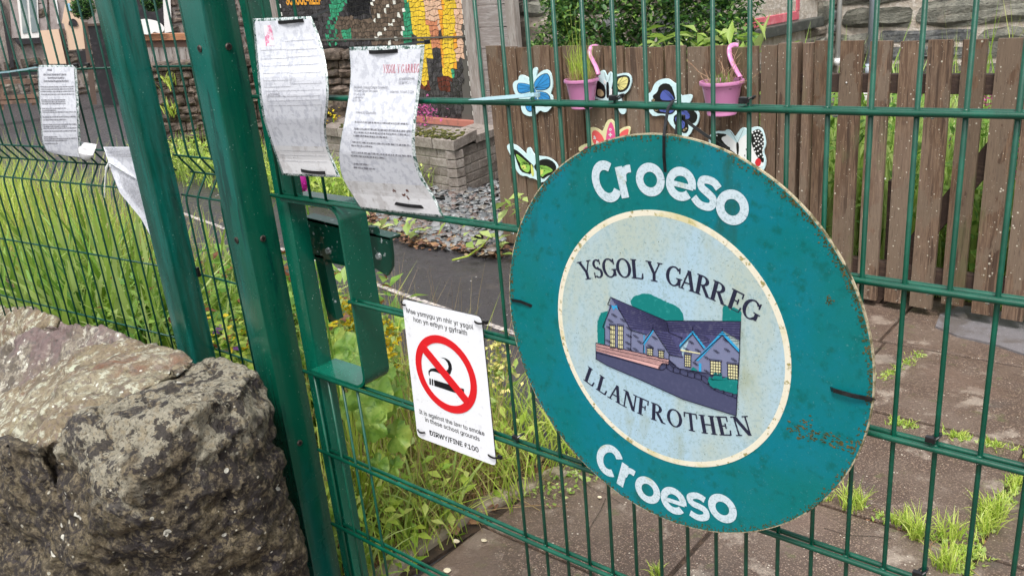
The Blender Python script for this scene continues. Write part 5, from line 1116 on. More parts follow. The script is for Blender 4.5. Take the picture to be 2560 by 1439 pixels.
# ================================================================== BRICK PLANTER
m_brick = M('grey_concrete_brick', (.20, .165, .145), [('noise', 30, .44, .6, (.27, .235, .21)), ('noise', 8, .52, .64, (.12, .095, .08), None, .7), ('noise', 120, .55, .64, (.36, .33, .30), None, .6)], rough=.8, bump=.004, bscale=90, ov=.22)
m_mort = M('mortar', (.30, .27, .235), rough=.9, bump=.003, bscale=100)
m_moss = M('moss', (.06, .07, .015), [('noise', 30, .45, .6, (.16, .15, .03)), ('noise', 90, .5, .6, (.03, .03, .01))], rough=1, bump=.012, bscale=80)
PC = V3((-3.755, 3.74, 0)); e1 = V3((-.993, .12, 0)); e1 /= np.linalg.norm(e1); e2 = V3((.12, .993, 0)) * 1.0; e2 = V3((-.16, .987, 0))
pln = thing('brick_planter', 'low grey brick planter with mossy coping in front of the mural', 'planter', PC)
def wallbricks(o, e, L, courses, bl, bh, nrm, parent, mats, gap=.009, depth=.09, z0=0, startoff=0):
    Rb = np.stack([e, nrm * -1, (0, 0, 1)], 1); z = z0
    for r in range(courses):
        x = -((r % 2) * bl / 2 + startoff)
        while x < L:
            a = max(x, 0); b = min(x + bl - gap, L)
            if b - a > .03:
                k = random.uniform(-.002, .003)
                mk('brick', MB().bbox((a, -k, z), (b, depth, z + bh - gap), .004, Rb, o), random.choice(mats), parent)
            x += bl
        z += bh
n1 = V3((e1[1], -e1[0], 0)); n1 = n1 if n1[1] < 0 else -n1; n2 = V3((e2[1], -e2[0], 0)); n2 = n2 if n2[0] > 0 else -n2
wallbricks(PC, e1, 1.9, 5, .225, .073, n1, pln, [m_brick]); wallbricks(PC + e2 * .0, e2, .95, 5, .225, .073, n2, pln, [m_brick], startoff=.11)
def para(o, a, La, b, Lb, z0, z1, ins=0):
    o = V3(o) + a * ins + b * ins; return MB().prism([o + V3((0, 0, z0)), o + a * (La - ins) + V3((0, 0, z0)), o + a * (La - ins) + b * (Lb - ins) + V3((0, 0, z0)), o + b * (Lb - ins) + V3((0, 0, z0))], (0, 0, z1 - z0))
mk('core', para(PC, e1, 1.95, e2, .98, 0, .36, .006), m_mort, pln)
z = .366
for i in range(7):
    o = PC + e1 * (i * .28 - .02) - e2 * .02; mk('coping_tile', MB().prism([o + V3((0, 0, z)), o + e1 * .27 + V3((0, 0, z)), o + e1 * .27 + e2 * .34 + V3((0, 0, z + .03)), o + e2 * .34 + V3((0, 0, z + .03))], (0, 0, .075)), m_brick, pln)
for i in range(4):
    o = PC + e2 * (.30 + i * .2) - e1 * .02; mk('coping_tile', MB().prism([o + V3((0, 0, z)), o + e2 * .19 + V3((0, 0, z)), o + e2 * .19 + e1 * .3 + V3((0, 0, z + .02)), o + e1 * .3 + V3((0, 0, z + .02))], (0, 0, .06)), m_brick, pln)
ms = MB()
for i in range(11):
    o = PC + e1 * (i * .16 + .02) + e2 * random.uniform(.02, .05) + V3((0, 0, .455)); a = e2 * random.uniform(.22, .3) + V3((0, 0, .03)); 
for _ in range(420):
    o = PC + e1 * random.uniform(0, 1.7) + e2 * random.uniform(0, .3); ms.sphere((o[0], o[1], .445 + random.uniform(0, .02)), (random.uniform(.01, .028), random.uniform(.01, .028), random.uniform(.006, .012)), 6, 4)
stuff(mk('moss', ms, m_moss, pln, smooth=True))
# ================================================================== SLATE CHIPS + LITTER
m_sl = M('slate_chip', (.12, .13, .14), island=[(.07, .075, .085), (.16, .17, .175), (.24, .25, .26), (.13, .09, .08), (.20, .19, .17)], rough=.4)
m_lit = M('leaf_litter', (.14, .06, .03), island=[(.07, .03, .02), (.20, .09, .045), (.28, .16, .08), (.12, .05, .04), (.34, .26, .16)], rough=.6)
def chips(n, poly, size, mats, name, label, z=(.004, .05), flatk=.25, cat='gravel'):
    P_ = np.array(poly); pts = []
    while len(pts) < n:
        p = rng.uniform(P_.min(0), P_.max(0)); ins = False
        for i in range(len(P_)):
            a, b = P_[i], P_[i - 1]
            if (a[1] > p[1]) != (b[1] > p[1]) and p[0] < (b[0] - a[0]) * (p[1] - a[1]) / (b[1] - a[1]) + a[0]: ins = not ins
        if ins: pts.append(p)
    pts = np.array(pts); parts_ = []
    base = np.array([(-1, -.6, 0), (.2, -1, 0), (1, -.2, 0), (.5, .9, 0), (-.7, .7, 0)]); top = base * .85 + [0, 0, flatk]
    s_ = rng.uniform(size[0], size[1], n); yaw = rng.uniform(0, 6.28, n); tx = rng.normal(0, .35, n)
    v = np.concatenate([base, top])[None] * s_[:, None, None] * rng.uniform(.5, 1.2, (n, 1, 3))
    c, s2 = np.cos(yaw)[:, None], np.sin(yaw)[:, None]; x, y, zz = v[..., 0], v[..., 1], v[..., 2] + v[..., 0] * tx[:, None]
    V = np.stack([x * c - y * s2 + pts[:, 0:1], x * s2 + y * c + pts[:, 1:2], zz + rng.uniform(*z, n)[:, None]], -1).reshape(-1, 3)
    f5 = np.array([[5, 6, 7], [5, 7, 8], [5, 8, 9]]); f4 = np.array([[i, (i + 1) % 5, 5 + (i + 1) % 5, 5 + i] for i in range(5)])
    k = np.arange(n)[:, None, None] * 10
    o = nmk(name, [(V, (k + f5[None]).reshape(-1, 3), 0), (np.zeros((0, 3)), (k + f4[None]).reshape(-1, 4) - len(V), 0)], mats, loc=(*P_.mean(0), 0)); tag(o, label, cat, kind='stuff'); return o
slate_poly = [(-3.75, 2.88), (-3.25, 2.66), (-2.42, 2.62), (-2.58, 2.95), (-2.7, 3.9), (-3.6, 4.3), (-3.72, 3.70), (-4.2, 3.75), (-4.1, 3.2)]
struct(mk('gravel_bed', MB().prism([(x, y, -.02) for x, y in slate_poly], (0, 0, .026)), m_soil))
chips(3800, slate_poly, (.014, .04), [m_sl], 'slate_gravel', 'loose grey slate chips spread between the brick planter and the timber fence')
chips(900, [(-4.2, 2.85), (-3.1, 2.55), (-2.35, 2.6), (-2.4, 2.8), (-3.2, 2.85), (-4.3, 3.2)], (.008, .025), [m_lit], 'leaf_litter', 'brown leaf litter along the edge of the slate chips', (.004, .05), .1, 'leaf litter')
bed_poly = [(-.74, .05), (-.66, .90), (-1.05, 1.08), (-2.2, 1.35), (-2.2, .05)]
chips(2600, bed_poly, (.006, .022), [m_lit], 'leaf_litter', 'rusty fallen leaves and debris on the soil beside the kerb', (.01, .03), .1, 'leaf litter')
# ================================================================== STONE HOUSE (right, behind the fence)
m_st = [M('green_grey_stone', (.115, .115, .092), [('noise', 12, .42, .6, (.185, .18, .145)), ('noise', 40, .54, .64, (.055, .055, .05), (1, 1, 3), .8), ('noise', 4, .55, .66, (.20, .16, .12), None, .5)], rough=.7, bump=.012, bscale=32, bdetail=9, aniso=(1, 1, 2.4), ov=.3),
        M('blue_grey_stone', (.085, .09, .095), [('noise', 14, .42, .6, (.15, .155, .15)), ('noise', 40, .54, .64, (.045, .045, .05), None, .8)], rough=.65, bump=.012, bscale=32, bdetail=9),
        M('brown_grey_stone', (.15, .125, .10), [('noise', 14, .45, .6, (.22, .19, .155)), ('noise', 40, .54, .64, (.07, .06, .05), None, .8)], rough=.7, bump=.012, bscale=32, bdetail=9)]
m_pm = M('pale_lime_mortar', (.46, .40, .34), [('noise', 22, .45, .62, (.60, .55, .50)), ('noise', 8, .55, .68, (.32, .25, .19), None, .7)], rough=.9, bump=.014, bscale=40)
def rough_stone(parent, o, e, nrm, x0, x1, z0, z1, mat, amp=.03, proud=.03, name='stone'):
    """irregular block: jittered front grid, pushed out of the mortar"""
    n = 4; vs = []; J = min(x1 - x0, z1 - z0) * .22; sd = random.uniform(0, 50)
    for j in range(n + 1):
        for i in range(n + 1):
            u, v = i / n, j / n; edge = min(u, 1 - u, v, 1 - v)
            x = x0 + (x1 - x0) * u; z = z0 + (z1 - z0) * v
            cu = abs(u - .5) * 2; cv = abs(v - .5) * 2; rnd = .045 * (cu * cv) ** 3
            x += (x0 + x1 - 2 * x) * rnd + J * noise.noise(Vector((x * 6, z * 6, sd))); z += (z0 + z1 - 2 * z) * rnd + J * noise.noise(Vector((x * 6, z * 6, sd + 9)))
            h = (proud * (1 if edge > 0 else .25)) + (amp * .5 * noise.noise(Vector((x * 9, z * 9, sd + 4))) if edge > 0 else 0)
            vs.append(o + e * x + nrm * h + V3((0, 0, z)))
    fs = [(j * (n + 1) + i, j * (n + 1) + i + 1, (j + 1) * (n + 1) + i + 1, (j + 1) * (n + 1) + i) for j in range(n) for i in range(n)]
    ring = [i for i in range(n + 1)] + [(j + 1) * (n + 1) - 1 for j in range(1, n + 1)] + [n * (n + 1) + i for i in range(n - 1, -1, -1)] + [j * (n + 1) for j in range(n - 1, 0, -1)]
    b0 = len(vs); vs += [vs[i] - nrm * (proud * .25 + .05) for i in ring]; m_ = len(ring)
    fs += [(ring[k], b0 + k, b0 + (k + 1) % m_, ring[(k + 1) % m_]) for k in range(m_)]
    return mk(name, MB().add(vs, fs), mat, parent, smooth=False)
def rubble(parent, o, e, nrm, L, z0, z1, hmin, hmax, wmin, wmax, skip=None, mats=None, gap=.02, amp=.03):
    z = z0
    while z < z1 - .02:
        h = min(random.uniform(hmin, hmax), z1 - z); x = -random.uniform(0, wmin)
        while x < L:
            w = random.uniform(wmin, wmax); a, b = max(x, 0), min(x + w - gap, L)
            if b - a > .05 and not (skip and skip((a + b) / 2, z + h / 2, (b - a) / 2, h / 2)):
                if h > .16 and random.random() < .25:
                    m_ = z + h * random.uniform(.4, .6); rough_stone(parent, o, e, nrm, a, b, z, m_ - gap, random.choice(mats or m_st), amp); rough_stone(parent, o, e, nrm, a, b, m_, z + h - gap, random.choice(mats or m_st), amp)
                else: rough_stone(parent, o, e, nrm, a, b, z, z + h - gap, random.choice(mats or m_st), amp)
            x += w
        z += h
house = thing('stone_house', 'rough grey stone house wall with pink window and pale mortar behind the fence', 'house', (-2, 6, 0))
w1o = V3((-2.44 + .067 * 4.6, 4.6, 0)); w1c = V3((-2.44 + .067 * 7.0, 7.0, 0)); e_w1 = (w1c - w1o) / np.linalg.norm(w1c - w1o); n_w1 = V3((e_w1[1], -e_w1[0], 0))
def w1px(x, y, h=0): return PP(x, y, w1o + n_w1 * h, n_w1)
sill_a = w1px(1872, 78, .06); sill_b = w1px(2054, 40, .06); zs = sill_b[2]; sa_ = (sill_a - w1o) @ e_w1; sb_ = (sill_b - w1o) @ e_w1
fr_r = (w1px(1996, 35) - w1o) @ e_w1; fr_l = sa_ + .02
rubble(house, w1o, e_w1, n_w1, 2.4, 0, 2.6, .16, .30, .25, .5, skip=lambda x, z, hx, hz: (z + hz > zs - .13 and sa_ - .05 < x + hx and x - hx < fr_r + .02) , amp=.04)
mk('mortar_face', MB().prism([w1o - n_w1 * .3, w1c - n_w1 * .3, w1c - n_w1 * .0, w1o - n_w1 * .0], (0, 0, 2.6)), m_pm, house)
R1m = np.stack([e_w1, -n_w1, (0, 0, 1)], 1)
m_slsill = M('slate_sill', (.055, .06, .055), [('noise', 12, .45, .65, (.10, .105, .095)), ('voronoi', 40, .24, .18, (.42, .42, .38))], rough=.5, bump=.002, bscale=60)
mk('window_sill', MB().bbox((sa_ - .04, -.085, zs - .085), (sb_, .12, zs - .005), .008, R1m, w1o), m_slsill, house)
m_pinkp = M('faded_pink_paint', (.60, .13, .17), [('noise', 9, .5, .64, (.66, .22, .25)), ('noise', 60, .62, .66, (.75, .6, .55), None, .6)], rough=.5)
m_wpaint = M('white_window_paint', (.80, .78, .76), [('noise', 40, .6, .68, (.5, .46, .42), None, .5)], rough=.4)
wn = mk('window', MB().bbox((fr_l, -.01, zs), (fr_r, .05, zs + .07), .006, R1m, w1o), m_pinkp, house)
mk('frame', MB().bbox((fr_r - .05, -.012, zs + .07), (fr_r, .05, zs + 1.2), .005, R1m, w1o), m_pinkp, wn)
mk('sash', MB().bbox((fr_l, .015, zs + .075), (fr_r - .055, .05, zs + .14), .004, R1m, w1o), m_pinkp, wn)
mk('glazing_panel', MB().box((fr_l, .03, zs + .13), (fr_r - .10, .045, zs + 1.2), R1m, w1o), m_wpaint, wn)
mk('stile', MB().bbox((fr_r - .10, .012, zs + .13), (fr_r - .055, .05, zs + 1.2), .004, R1m, w1o), m_wpaint, wn)
# main wall, facing us
eX = V3((1, 0, 0)); nY = V3((0, -1, 0))
rubble(house, w1c + V3((.02, 0, 0)), eX, nY, 5.2, 0, 2.7, .26, .42, .5, 1.0, mats=m_st[:2] + [m_st[0]], gap=.03, amp=.10)
mk('mortar_face', MB().box(w1c - V3((.0, 0, 0)), w1c + V3((5.3, .3, 2.7))), m_pm, house)
# end wall to the left of the window wall
rubble(house, w1o + V3((-1.75, 0, 0)), eX, nY, 1.75, 0, 2.7, .16, .28, .22, .45, amp=.05)
mk('mortar_face', MB().box(w1o + V3((-1.8, .0, 0)), w1o + V3((-.01, .3, 2.7))), m_pm, house)
m_pvc = M('white_plastic_pipe', (.82, .82, .82), rough=.3); m_pip = M('grey_blue_pipe', (.42, .49, .58), [('noise', 3, .5, .65, (.50, .56, .64))], rough=.35)
dp = thing('downpipe', 'slim white pipe standing in the corner of the stone house', 'pipe', PY(2095, 150, 6.86)); pa = PY(2093, 155, 6.86); mk('pipe', MB().tube([pa, (pa[0], pa[1], 2.7)], .022, 16), m_pvc, dp, smooth=True); mk('foot', MB().tube([pa - V3((0, 0, .03)), pa + V3((0, 0, .03))], .026, 16), m_pvc, dp, smooth=True)
pa = PY(2176, 150, 6.85); dq = thing('downpipe', 'thicker grey-blue pipe on the stone wall right of the white pipe', 'pipe', (pa[0], pa[1], .0)); mk('pipe', MB().tube([(pa[0], pa[1], .55), (pa[0], pa[1], 2.7)], .032, 16), m_pip, dq, smooth=True); mk('collar', MB().tube([(pa[0], pa[1], .50), (pa[0], pa[1], .62)], .040, 16), m_pip, dq, smooth=True); mk('grate', MB().bbox((pa[0] - .06, pa[1] - .06, .3), (pa[0] + .06, pa[1] + .05, .38), .008), m_pvc, dq)
# ================================================================== LEFT BACKGROUND (school yard)
m_rub = [M('dark_rubble', (.045, .032, .024), [('noise', 14, .42, .6, (.11, .08, .06)), ('noise', 40, .54, .64, (.03, .022, .02), None, .8), ('noise', 6, .58, .68, (.10, .10, .04), None, .5)], rough=.7, bump=.014, bscale=34, bdetail=8), M('brown_rubble', (.07, .05, .038), [('noise', 14, .42, .6, (.16, .12, .095)), ('noise', 40, .54, .64, (.045, .03, .025), None, .8)], rough=.7, bump=.014, bscale=34, bdetail=8)]
rw = thing('rubble_wall', 'dark rubble stone garden wall with small ferns, between the two posts', 'wall', (-8, 3.9, 0))
ra_, rb_ = PG(330, 395), PG(560, 430); er = (rb_ - ra_); er /= np.linalg.norm(er); er = V3((.93, .36, 0)); er /= np.linalg.norm(er); nr = V3((er[1], -er[0], 0)); ro = PG(480, 402) - er * .62
rubble(rw, ro, er, nr, 3.6, 0, 1.0, .07, .17, .09, .30, mats=m_rub, gap=.006, amp=.16)
mk('core', MB().prism([ro - nr * .01, ro + er * 3.6 - nr * .01, ro + er * 3.6 - nr * .5, ro - nr * .5], (0, 0, .97)), m_soil, rw)
for i in range(12):
    a = ro + er * (i * .3 + .02); rough_stone(rw, V3((0, 0, 0)) + a, er, nr, 0, .28, .98, 1.06 + random.uniform(0, .03), random.choice(m_rub), .05, .06, 'cope_stone')
    mk('cope_stone', MB().bbox((0, -.06, .985), (.28, .4, 1.06), .02, np.stack([er, -nr, (0, 0, 1)], 1), a), random.choice(m_rub), rw)
# raised bed / bench behind the rubble wall
def plane_to(px_, py_, dist):
    """vertical plane facing the camera, at a horizontal distance, through that pixel"""
    d = ray(px_, py_); h = d[:2] / np.linalg.norm(d[:2]); o = V3((CAM[0] + h[0] * dist, CAM[1] + h[1] * dist, 0)); n_ = V3((-h[0], -h[1], 0)); return o, n_, V3((-n_[1], n_[0], 0))
def card(name, parent, mat, ptsx, o, n_, th=.03, off=0): return mk(name, MB().prism([PP(x, y, o + n_ * off, n_) for x, y in ptsx], -n_ * th), mat, parent)
o, n_, r_ = plane_to(420, 130, 12)
m_orange = M('orange_stained_plank', (.42, .19, .09), [('noise', 14, .45, .65, (.26, .12, .07), (1, 1, 6))], rough=.6)
m_brownb = M('brown_fascia', (.16, .09, .065), rough=.6)
tb = thing('timber_counter', 'timber play counter with orange plank top behind the rubble wall', 'counter', PP(420, 130, o, n_))
card('top_plank', tb, m_orange, [(340, 86), (500, 84), (500, 100), (340, 102)], o, n_, .5, .05); card('fascia', tb, m_brownb, [(340, 102), (500, 100), (500, 117), (340, 119)], o, n_, .04)
for i in range(9):
    x = 345 + i * 17; card('board', tb, m_grey, [(x, 119), (x + 15.5, 119), (x + 22, 172), (x + 6.5, 172)], o, n_, .03, random.uniform(-.01, .01))
wb_ = thing('white_splashboard', 'white kidney-shaped board standing on the timber counter', 'board', PP(380, 70, o, n_)); card('board', wb_, M('white_board', (.85, .84, .82), rough=.4), chaikin([(345, 50), (365, 47), (395, 53), (410, 66), (411, 76), (404, 83), (394, 83), (386, 79), (378, 86), (362, 87), (345, 80)]), o, n_, .03, .1)
o, n_, r_ = plane_to(250, 265, 18)
m_ply = M('pale_plywood', (.72, .52, .38), [('noise', 6, .45, .65, (.66, .48, .35), (1, 1, .4))], rough=.6); m_dkb = M('black_board', (.022, .020, .024), [('noise', 12, .5, .6, (.04, .035, .04))], rough=.4); m_dkp = M('dark_brown_post', (.10, .065, .05), rough=.7)
ph = thing('plywood_playhouse', 'pale plywood play house panels with pointed blue-decorated gable in the yard', 'playhouse', PP(180, 240, o, n_))
card('side_panel', ph, m_ply, [(101, 77), (146, 73), (166, 160), (118, 160)], o, n_, .04, .1); card('gable', ph, m_ply, [(170, -30), (176, -30), (208, 52), (215, 122), (172, 126), (160, 60), (154, 58)], o, n_, .03)
card('doorway', ph, m_dkb, chaikin([(171, 66), (172, 52), (182, 46), (192, 52), (196, 67)]), o, n_, .01, .02); card('decoration', ph, M('light_blue_paint', (.30, .52, .70), rough=.5), chaikin([(166, 10), (176, 8), (174, 20), (182, 26), (176, 30), (170, 24)]), o, n_, .01, .02)
card('opening', ph, m_dkb, [(189, 128), (214, 126), (222, 165), (200, 168)], o, n_, .02, .02)
for a, b in ((147, 72), (205, 56)): card('post', ph, m_dkp, [(a, b), (a + 14, b), (a + 38, 262), (a + 24, 262)], o, n_, .12, .03)
bb_ = thing('blackboard', 'tall black outdoor panel right of the plywood play house', 'panel', PP(250, 265, o, n_)); card('panel', bb_, m_dkb, [(219, 65), (257, 63), (312, 262), (256, 264)], o, n_, .06, .06); card('frame', bb_, m_dkp, [(215, 60), (258, 58), (258, 64), (218, 66)], o, n_, .08, .08)
for lb, x, y, r in (('clipped green topiary ball hanging by the play house', 207, 20, .20), ('clipped green topiary ball above the white kidney board', 378, 2, .19)):
    c = PP(x, y, o + n_ * .6, n_); t = thing('topiary_ball', lb, 'topiary', c, 'clipped topiary balls')
    dd = rng.normal(0, 1, (700, 3)); dd /= np.linalg.norm(dd, axis=1)[:, None]; V, Fc = leaves(c + dd * r * rng.uniform(.88, 1.03, (700, 1)), .05, elong=1.6); nmk('leaf_ball', [(V, Fc, 0)], [g_dk], parent=t)
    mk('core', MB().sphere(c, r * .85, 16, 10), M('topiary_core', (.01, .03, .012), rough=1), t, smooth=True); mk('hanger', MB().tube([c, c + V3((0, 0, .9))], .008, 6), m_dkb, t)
# school building across the back left
o, n_, r_ = plane_to(150, 150, 22)
sch = thing('school_building', 'old stone school building with white sash window, far left background', 'school', o)
Wl = lambda s_, z: o + r_ * s_ + V3((0, 0, z))
mk('wall', MB().prism([o - r_ * 5 - n_ * .02, o + r_ * 14 - n_ * .02, o + r_ * 14 - n_ * .4, o - r_ * 5 - n_ * .4], (0, 0, 3.6)), M('school_wall', (.24, .20, .18), [('noise', 4, .45, .6, (.30, .26, .24))], rough=.9, bump=.03, bscale=12), sch)
rubble(sch, o - r_ * 3.2, r_, n_, 8.6, 0, 2.9, .16, .3, .25, .55, mats=[m_rub[1], m_st[2], m_rub[0]], gap=.05, amp=.08, skip=lambda x, z, hx, hz: (z > 1.0 and 1.3 < x < 3.0) or (z > 1.1 and 3.9 < x < 4.9))
m_rend = M('pink_grey_render', (.36, .31, .30), [('noise', 9, .45, .62, (.28, .235, .225))], rough=.85)
card('window_surround', sch, m_rend, [(18, -60), (118, -60), (118, 92), (30, 96)], o, n_, .05, .03); card('rendered_pier', sch, m_rend, [(118, -60), (170, -60), (165, 75), (128, 76)], o, n_, .05, .04)
wf = card('window', sch, m_wpaint, [(36, -60), (92, -60), (98, 96), (54, 100)], o, n_, .06, .06); m_gls = M('dim_glass', (.22, .27, .28), [('noise', 2, .45, .6, (.34, .38, .37))], rough=.15)
for P_ in ([(44, -60), (60, -60), (73, 82), (57, 84)], [(67, -60), (86, -60), (94, 80), (79, 82)]): card('pane', wf, m_gls, P_, o, n_, .01, .075)
card('window_sill', sch, m_dkb, [(36, 98), (104, 94), (108, 108), (44, 112)], o, n_, .15, .12); card('drainpipe', sch, m_dkb, [(-2, 0), (4, 0), (36, 170), (26, 170)], o, n_, .08, .1)
card('drainpipe', sch, m_pvc, [(136, 0), (142, 0), (150, 60), (144, 60)], o, n_, .08, .1)
wf = card('window', sch, m_wpaint, [(405, -40), (424, -40), (430, 80), (412, 83)], o, n_, .06, .06); card('window', sch, m_dkb, [(340, -40), (404, -40), (410, 60), (345, 60)], o, n_, .04, .05)
for x in (468, 250): card('drainpipe', sch, m_dkb if x == 468 else m_pvc, [(x, -20), (x + (8 if x == 468 else 4), -20), (x + 22, 88), (x + (13 if x == 468 else 17), 88)], o, n_, .08, .12)
# log bench
o, n_, r_ = plane_to(60, 290, 17)
bn = thing('log_bench', 'low timber log bench at the left edge of the yard', 'bench', PP(50, 290, o, n_)); m_log = M('old_log', (.20, .12, .085), [('noise', 10, .45, .6, (.12, .08, .06))], rough=.8)
for y in (202, 240, 252): card('log', bn, m_log, [(-60, y + 3), (92, y - 4), (93, y + 5), (-60, y + 13)], o, n_, .3, .02)
card('leg', bn, m_log, [(-5, 210), (8, 210), (10, 275), (-3, 275)], o, n_, .1); card('leg', bn, m_log, [(74, 205), (84, 205), (90, 262), (80, 264)], o, n_, .1); card('dark_rail', bn, m_dkb, [(-40, 186), (92, 176), (92, 186), (-40, 198)], o, n_, .1, .04)
def nmk_s(*a, **k): return stuff(nmk(*a, **k))
# ================================================================== PLANTS
def plant(name, parts_, mats, loc, label, cat, group=None): o = nmk(name, parts_, mats, loc=loc); return tag(o, label, cat, group)
# bush behind the timber fence
bc = V3((-2.05, 3.75, 1.25)); n = 21000; dd = rng.normal(0, 1, (n, 3)); dd /= np.linalg.norm(dd, axis=1)[:, None]
rad = np.array([.62 * (1 + .28 * noise.noise(Vector(d * 2.4)) + .14 * noise.noise(Vector(d * 6))) for d in dd])
cen = bc + dd * (rad * rng.uniform(.55, 1.05, n) ** .6)[:, None] * [1.15, .7, 1.1]
keep = np.array([noise.noise(Vector(c * 5)) > -.36 for c in cen]); V, Fc = leaves(cen[keep], .05, elong=2.0)
bush = thing('green_bush', 'dense small-leaved green bush behind the timber fence below the house', 'bush', (bc[0], bc[1], 0))
nmk('crown', [(V, Fc, 0)], [g_dk], parent=bush)
tp = cen[(cen[:, 1] < bc[1]) & (rng.random(n) < .22)]; V, Fc = leaves(tp + [0, -.05, .02], .034, elong=2.2); nmk_s('new_leaves', [(V, Fc, 0)], [g_md], parent=bush)
tr = MB()
for i in range(9): a = i * .7; tr.tube([bc + V3((0, 0, -1.25)), bc + V3((.1 * math.cos(a), .06 * math.sin(a), -.7)), bc + V3((.45 * math.cos(a), .3 * math.sin(a), random.uniform(-.3, .4)))], [.03, .02, .006], 6)
mk('trunk', tr, m_log, bush, smooth=True)
# bright leafy shoot by the right pot, over the fence
c = PY(1760, 105, 3.0); pts = c + rng.normal(0, 1, (60, 3)) * [.16, .04, .05]; V, Fc = leaves(pts, .13, elong=3.6, tilt=.9); V2, F2 = blades(10, disk_pts((c[0], c[1], .0), .15, 10), 1.15, .01, .1)
plant('leafy_shoot', [(V, Fc, 0), (V2, F2, 0)], [g_br], (c[0], c[1], 0), 'bright green long-leaved shoot poking above the fence left of the right pot', 'plant')
# growth behind the open pales
b_ = np.c_[rng.uniform(-1.3, 1.5, 2200), 2.95 + rng.uniform(0, 1, 2200) ** 2 * 1.5, np.zeros(2200)]; V, Fc = blades(2200, b_ + [0, .10, 0], rng.uniform(.6, 1.1, 2200), .026, .5, dirang=1.57)
cen = np.c_[rng.uniform(-1.3, 1.5, 3800), 2.95 + rng.uniform(0, 1, 3800) ** 2 * 1.4, rng.uniform(.02, .95, 3800)]; V2, F2 = leaves(cen, .07, elong=2.4)
b3 = np.c_[rng.uniform(-.6, 1.6, 260), rng.uniform(4.2, 6.2, 260), np.zeros(260)]; V3_, F3 = blades(260, b3, 1.15, .012, .25)
o = plant('undergrowth', [(V, Fc, 0), (V2, F2, 1), (V3_, F3, 2)], [g_br, g_md, g_ye], (0, 3.6, 0), 'bright green grass and leafy growth behind the open boards of the fence', 'undergrowth'); stuff(o)
struct(mk('garden_soil', MB().prism([(-2.4, 2.93, -.01), (3, 2.85, -.01), (3, 7.0, -.01), (-2.0, 7.0, -.01)], (0, 0, .02)), m_soil))
fl_ = []
vl = iter(['highest small pink valerian head, right side behind the fence', 'small pink valerian head just under the highest one', 'big pink valerian head at the right edge behind the fence', 'second pink valerian head at the right edge, just lower', 'lowest pink valerian head at the right edge', 'pink valerian head between the big one and the lowest one'])
for px, py in ((2465, 236), (2470, 262), (2555, 355), (2560, 380), (2545, 440), (2555, 400)):
    c = PY(px, py, 3.2); fl_.append(c)
    dd = rng.normal(0, .022, (60, 3)) + c; V, Fc = leaves(dd, .016, elong=1.3); stp = np.array([[c[0], c[1], 0.0]]); 
    sv = MB().tube([(c[0] + .03, c[1], 0), (c[0] + .01, c[1], c[2] / 2), tuple(c)], .003, 5)
    t = thing('valerian_flower', next(vl), 'flower', (c[0], c[1], 0), 'pink valerian behind the fence'); nmk_s('petals', [(V, Fc, 0)], [f_pnk], parent=t); mk('stem', sv, g_md, t)
# left bed: strap leaves, grasses
def lr(n, x0, x1, y0, y1): return np.c_[rng.uniform(x0, x1, n), rng.uniform(y0, y1, n), np.zeros(n)]
k = 0
clab = iter(['arching strap-leaf clump farthest left in the bed', 'strap-leaf clump second from the left, near the wire panel', 'broad arching leaves behind the middle of the long panel', 'tall strap leaves close behind the wires at mid panel', 'strap-leaf clump toward the tarmac, right half of the bed', 'loose strap leaves behind the foot of the slimmer post', 'strap leaves low over the mauve-grey boulder', 'tall clump at the left edge just above the farthest stone', 'thin strap-leaf clump nearest the slimmer post, toward the path'])
for (cx, cy, n, h) in ((-3.6, .75, 150, .80), (-3.1, .55, 160, .82), (-2.75, .85, 150, .70), (-2.4, .45, 150, .80), (-2.15, .8, 120, .62), (-1.95, .35, 120, .70), (-2.6, .25, 110, .85), (-3.2, .25, 110, .86), (-1.75, .6, 70, .5)):
    V, Fc = blades(n, disk_pts((cx, cy, 0), .22, n), h, .040, 1.35, seg=6, dirang=-.35); V2, F2 = blades(n // 3, disk_pts((cx, cy, 0), .2, n // 3), h * .85, .026, .5, seg=6)
    plant('strap_leaf_clump', [(V, Fc, 0), (V2, F2, 1)], [g_br, g_md], (cx, cy, 0), next(clab), 'plant', 'strap-leaved clumps in the left bed')
b_ = np.concatenate([lr(1500, -6.5, -3.7, .8, 1.45), lr(620, -3.7, -1.6, .75, 1.15), lr(500, -9, -5.5, 1.2, 1.9)]); V, Fc = blades(len(b_), b_, np.clip(.14 - .13 * b_[:, 0], .3, .72), .006, .55, seg=5); b2 = lr(420, -5, -1.5, .7, 1.2); V2, F2 = blades(420, b2, np.clip(.2 - .15 * b2[:, 0], .4, .8), .004, .35, seg=5)
hd = []
for p in lr(260, -5, -1.6, .7, 1.2): q_ = p + [rng.normal(0, .05), 0, (.2 - .13 * p[0]) * rng.uniform(.8, 1.15)]; hd.append(q_ + rng.normal(0, 1, (7, 3)) * [.008, .008, .03])
Vh, Fh = leaves(np.concatenate(hd), .012, elong=2.5)
stuff(plant('meadow_grass', [(V, Fc, 0), (V2, F2, 1), (Vh, Fh, 1)], [g_ye, g_dry], (-3, 1.3, 0), 'tall seeding grass thinning out over the tarmac edge, left bed', 'grass'))
b_ = lr(1100, -2.4, -1.25, .12, 1.0); cen = b_ + np.c_[np.zeros((1100, 2)), rng.uniform(.1, .62, 1100)]; V, Fc = leaves(cen, .075, elong=2.2); c2_ = cen[:160] + [0, 0, .03]; V2, F2 = leaves(c2_, .07, elong=2.0); b3 = lr(500, -2.3, -.95, .1, .95); V4, F4 = blades(500, b3, .55, .007, .5)
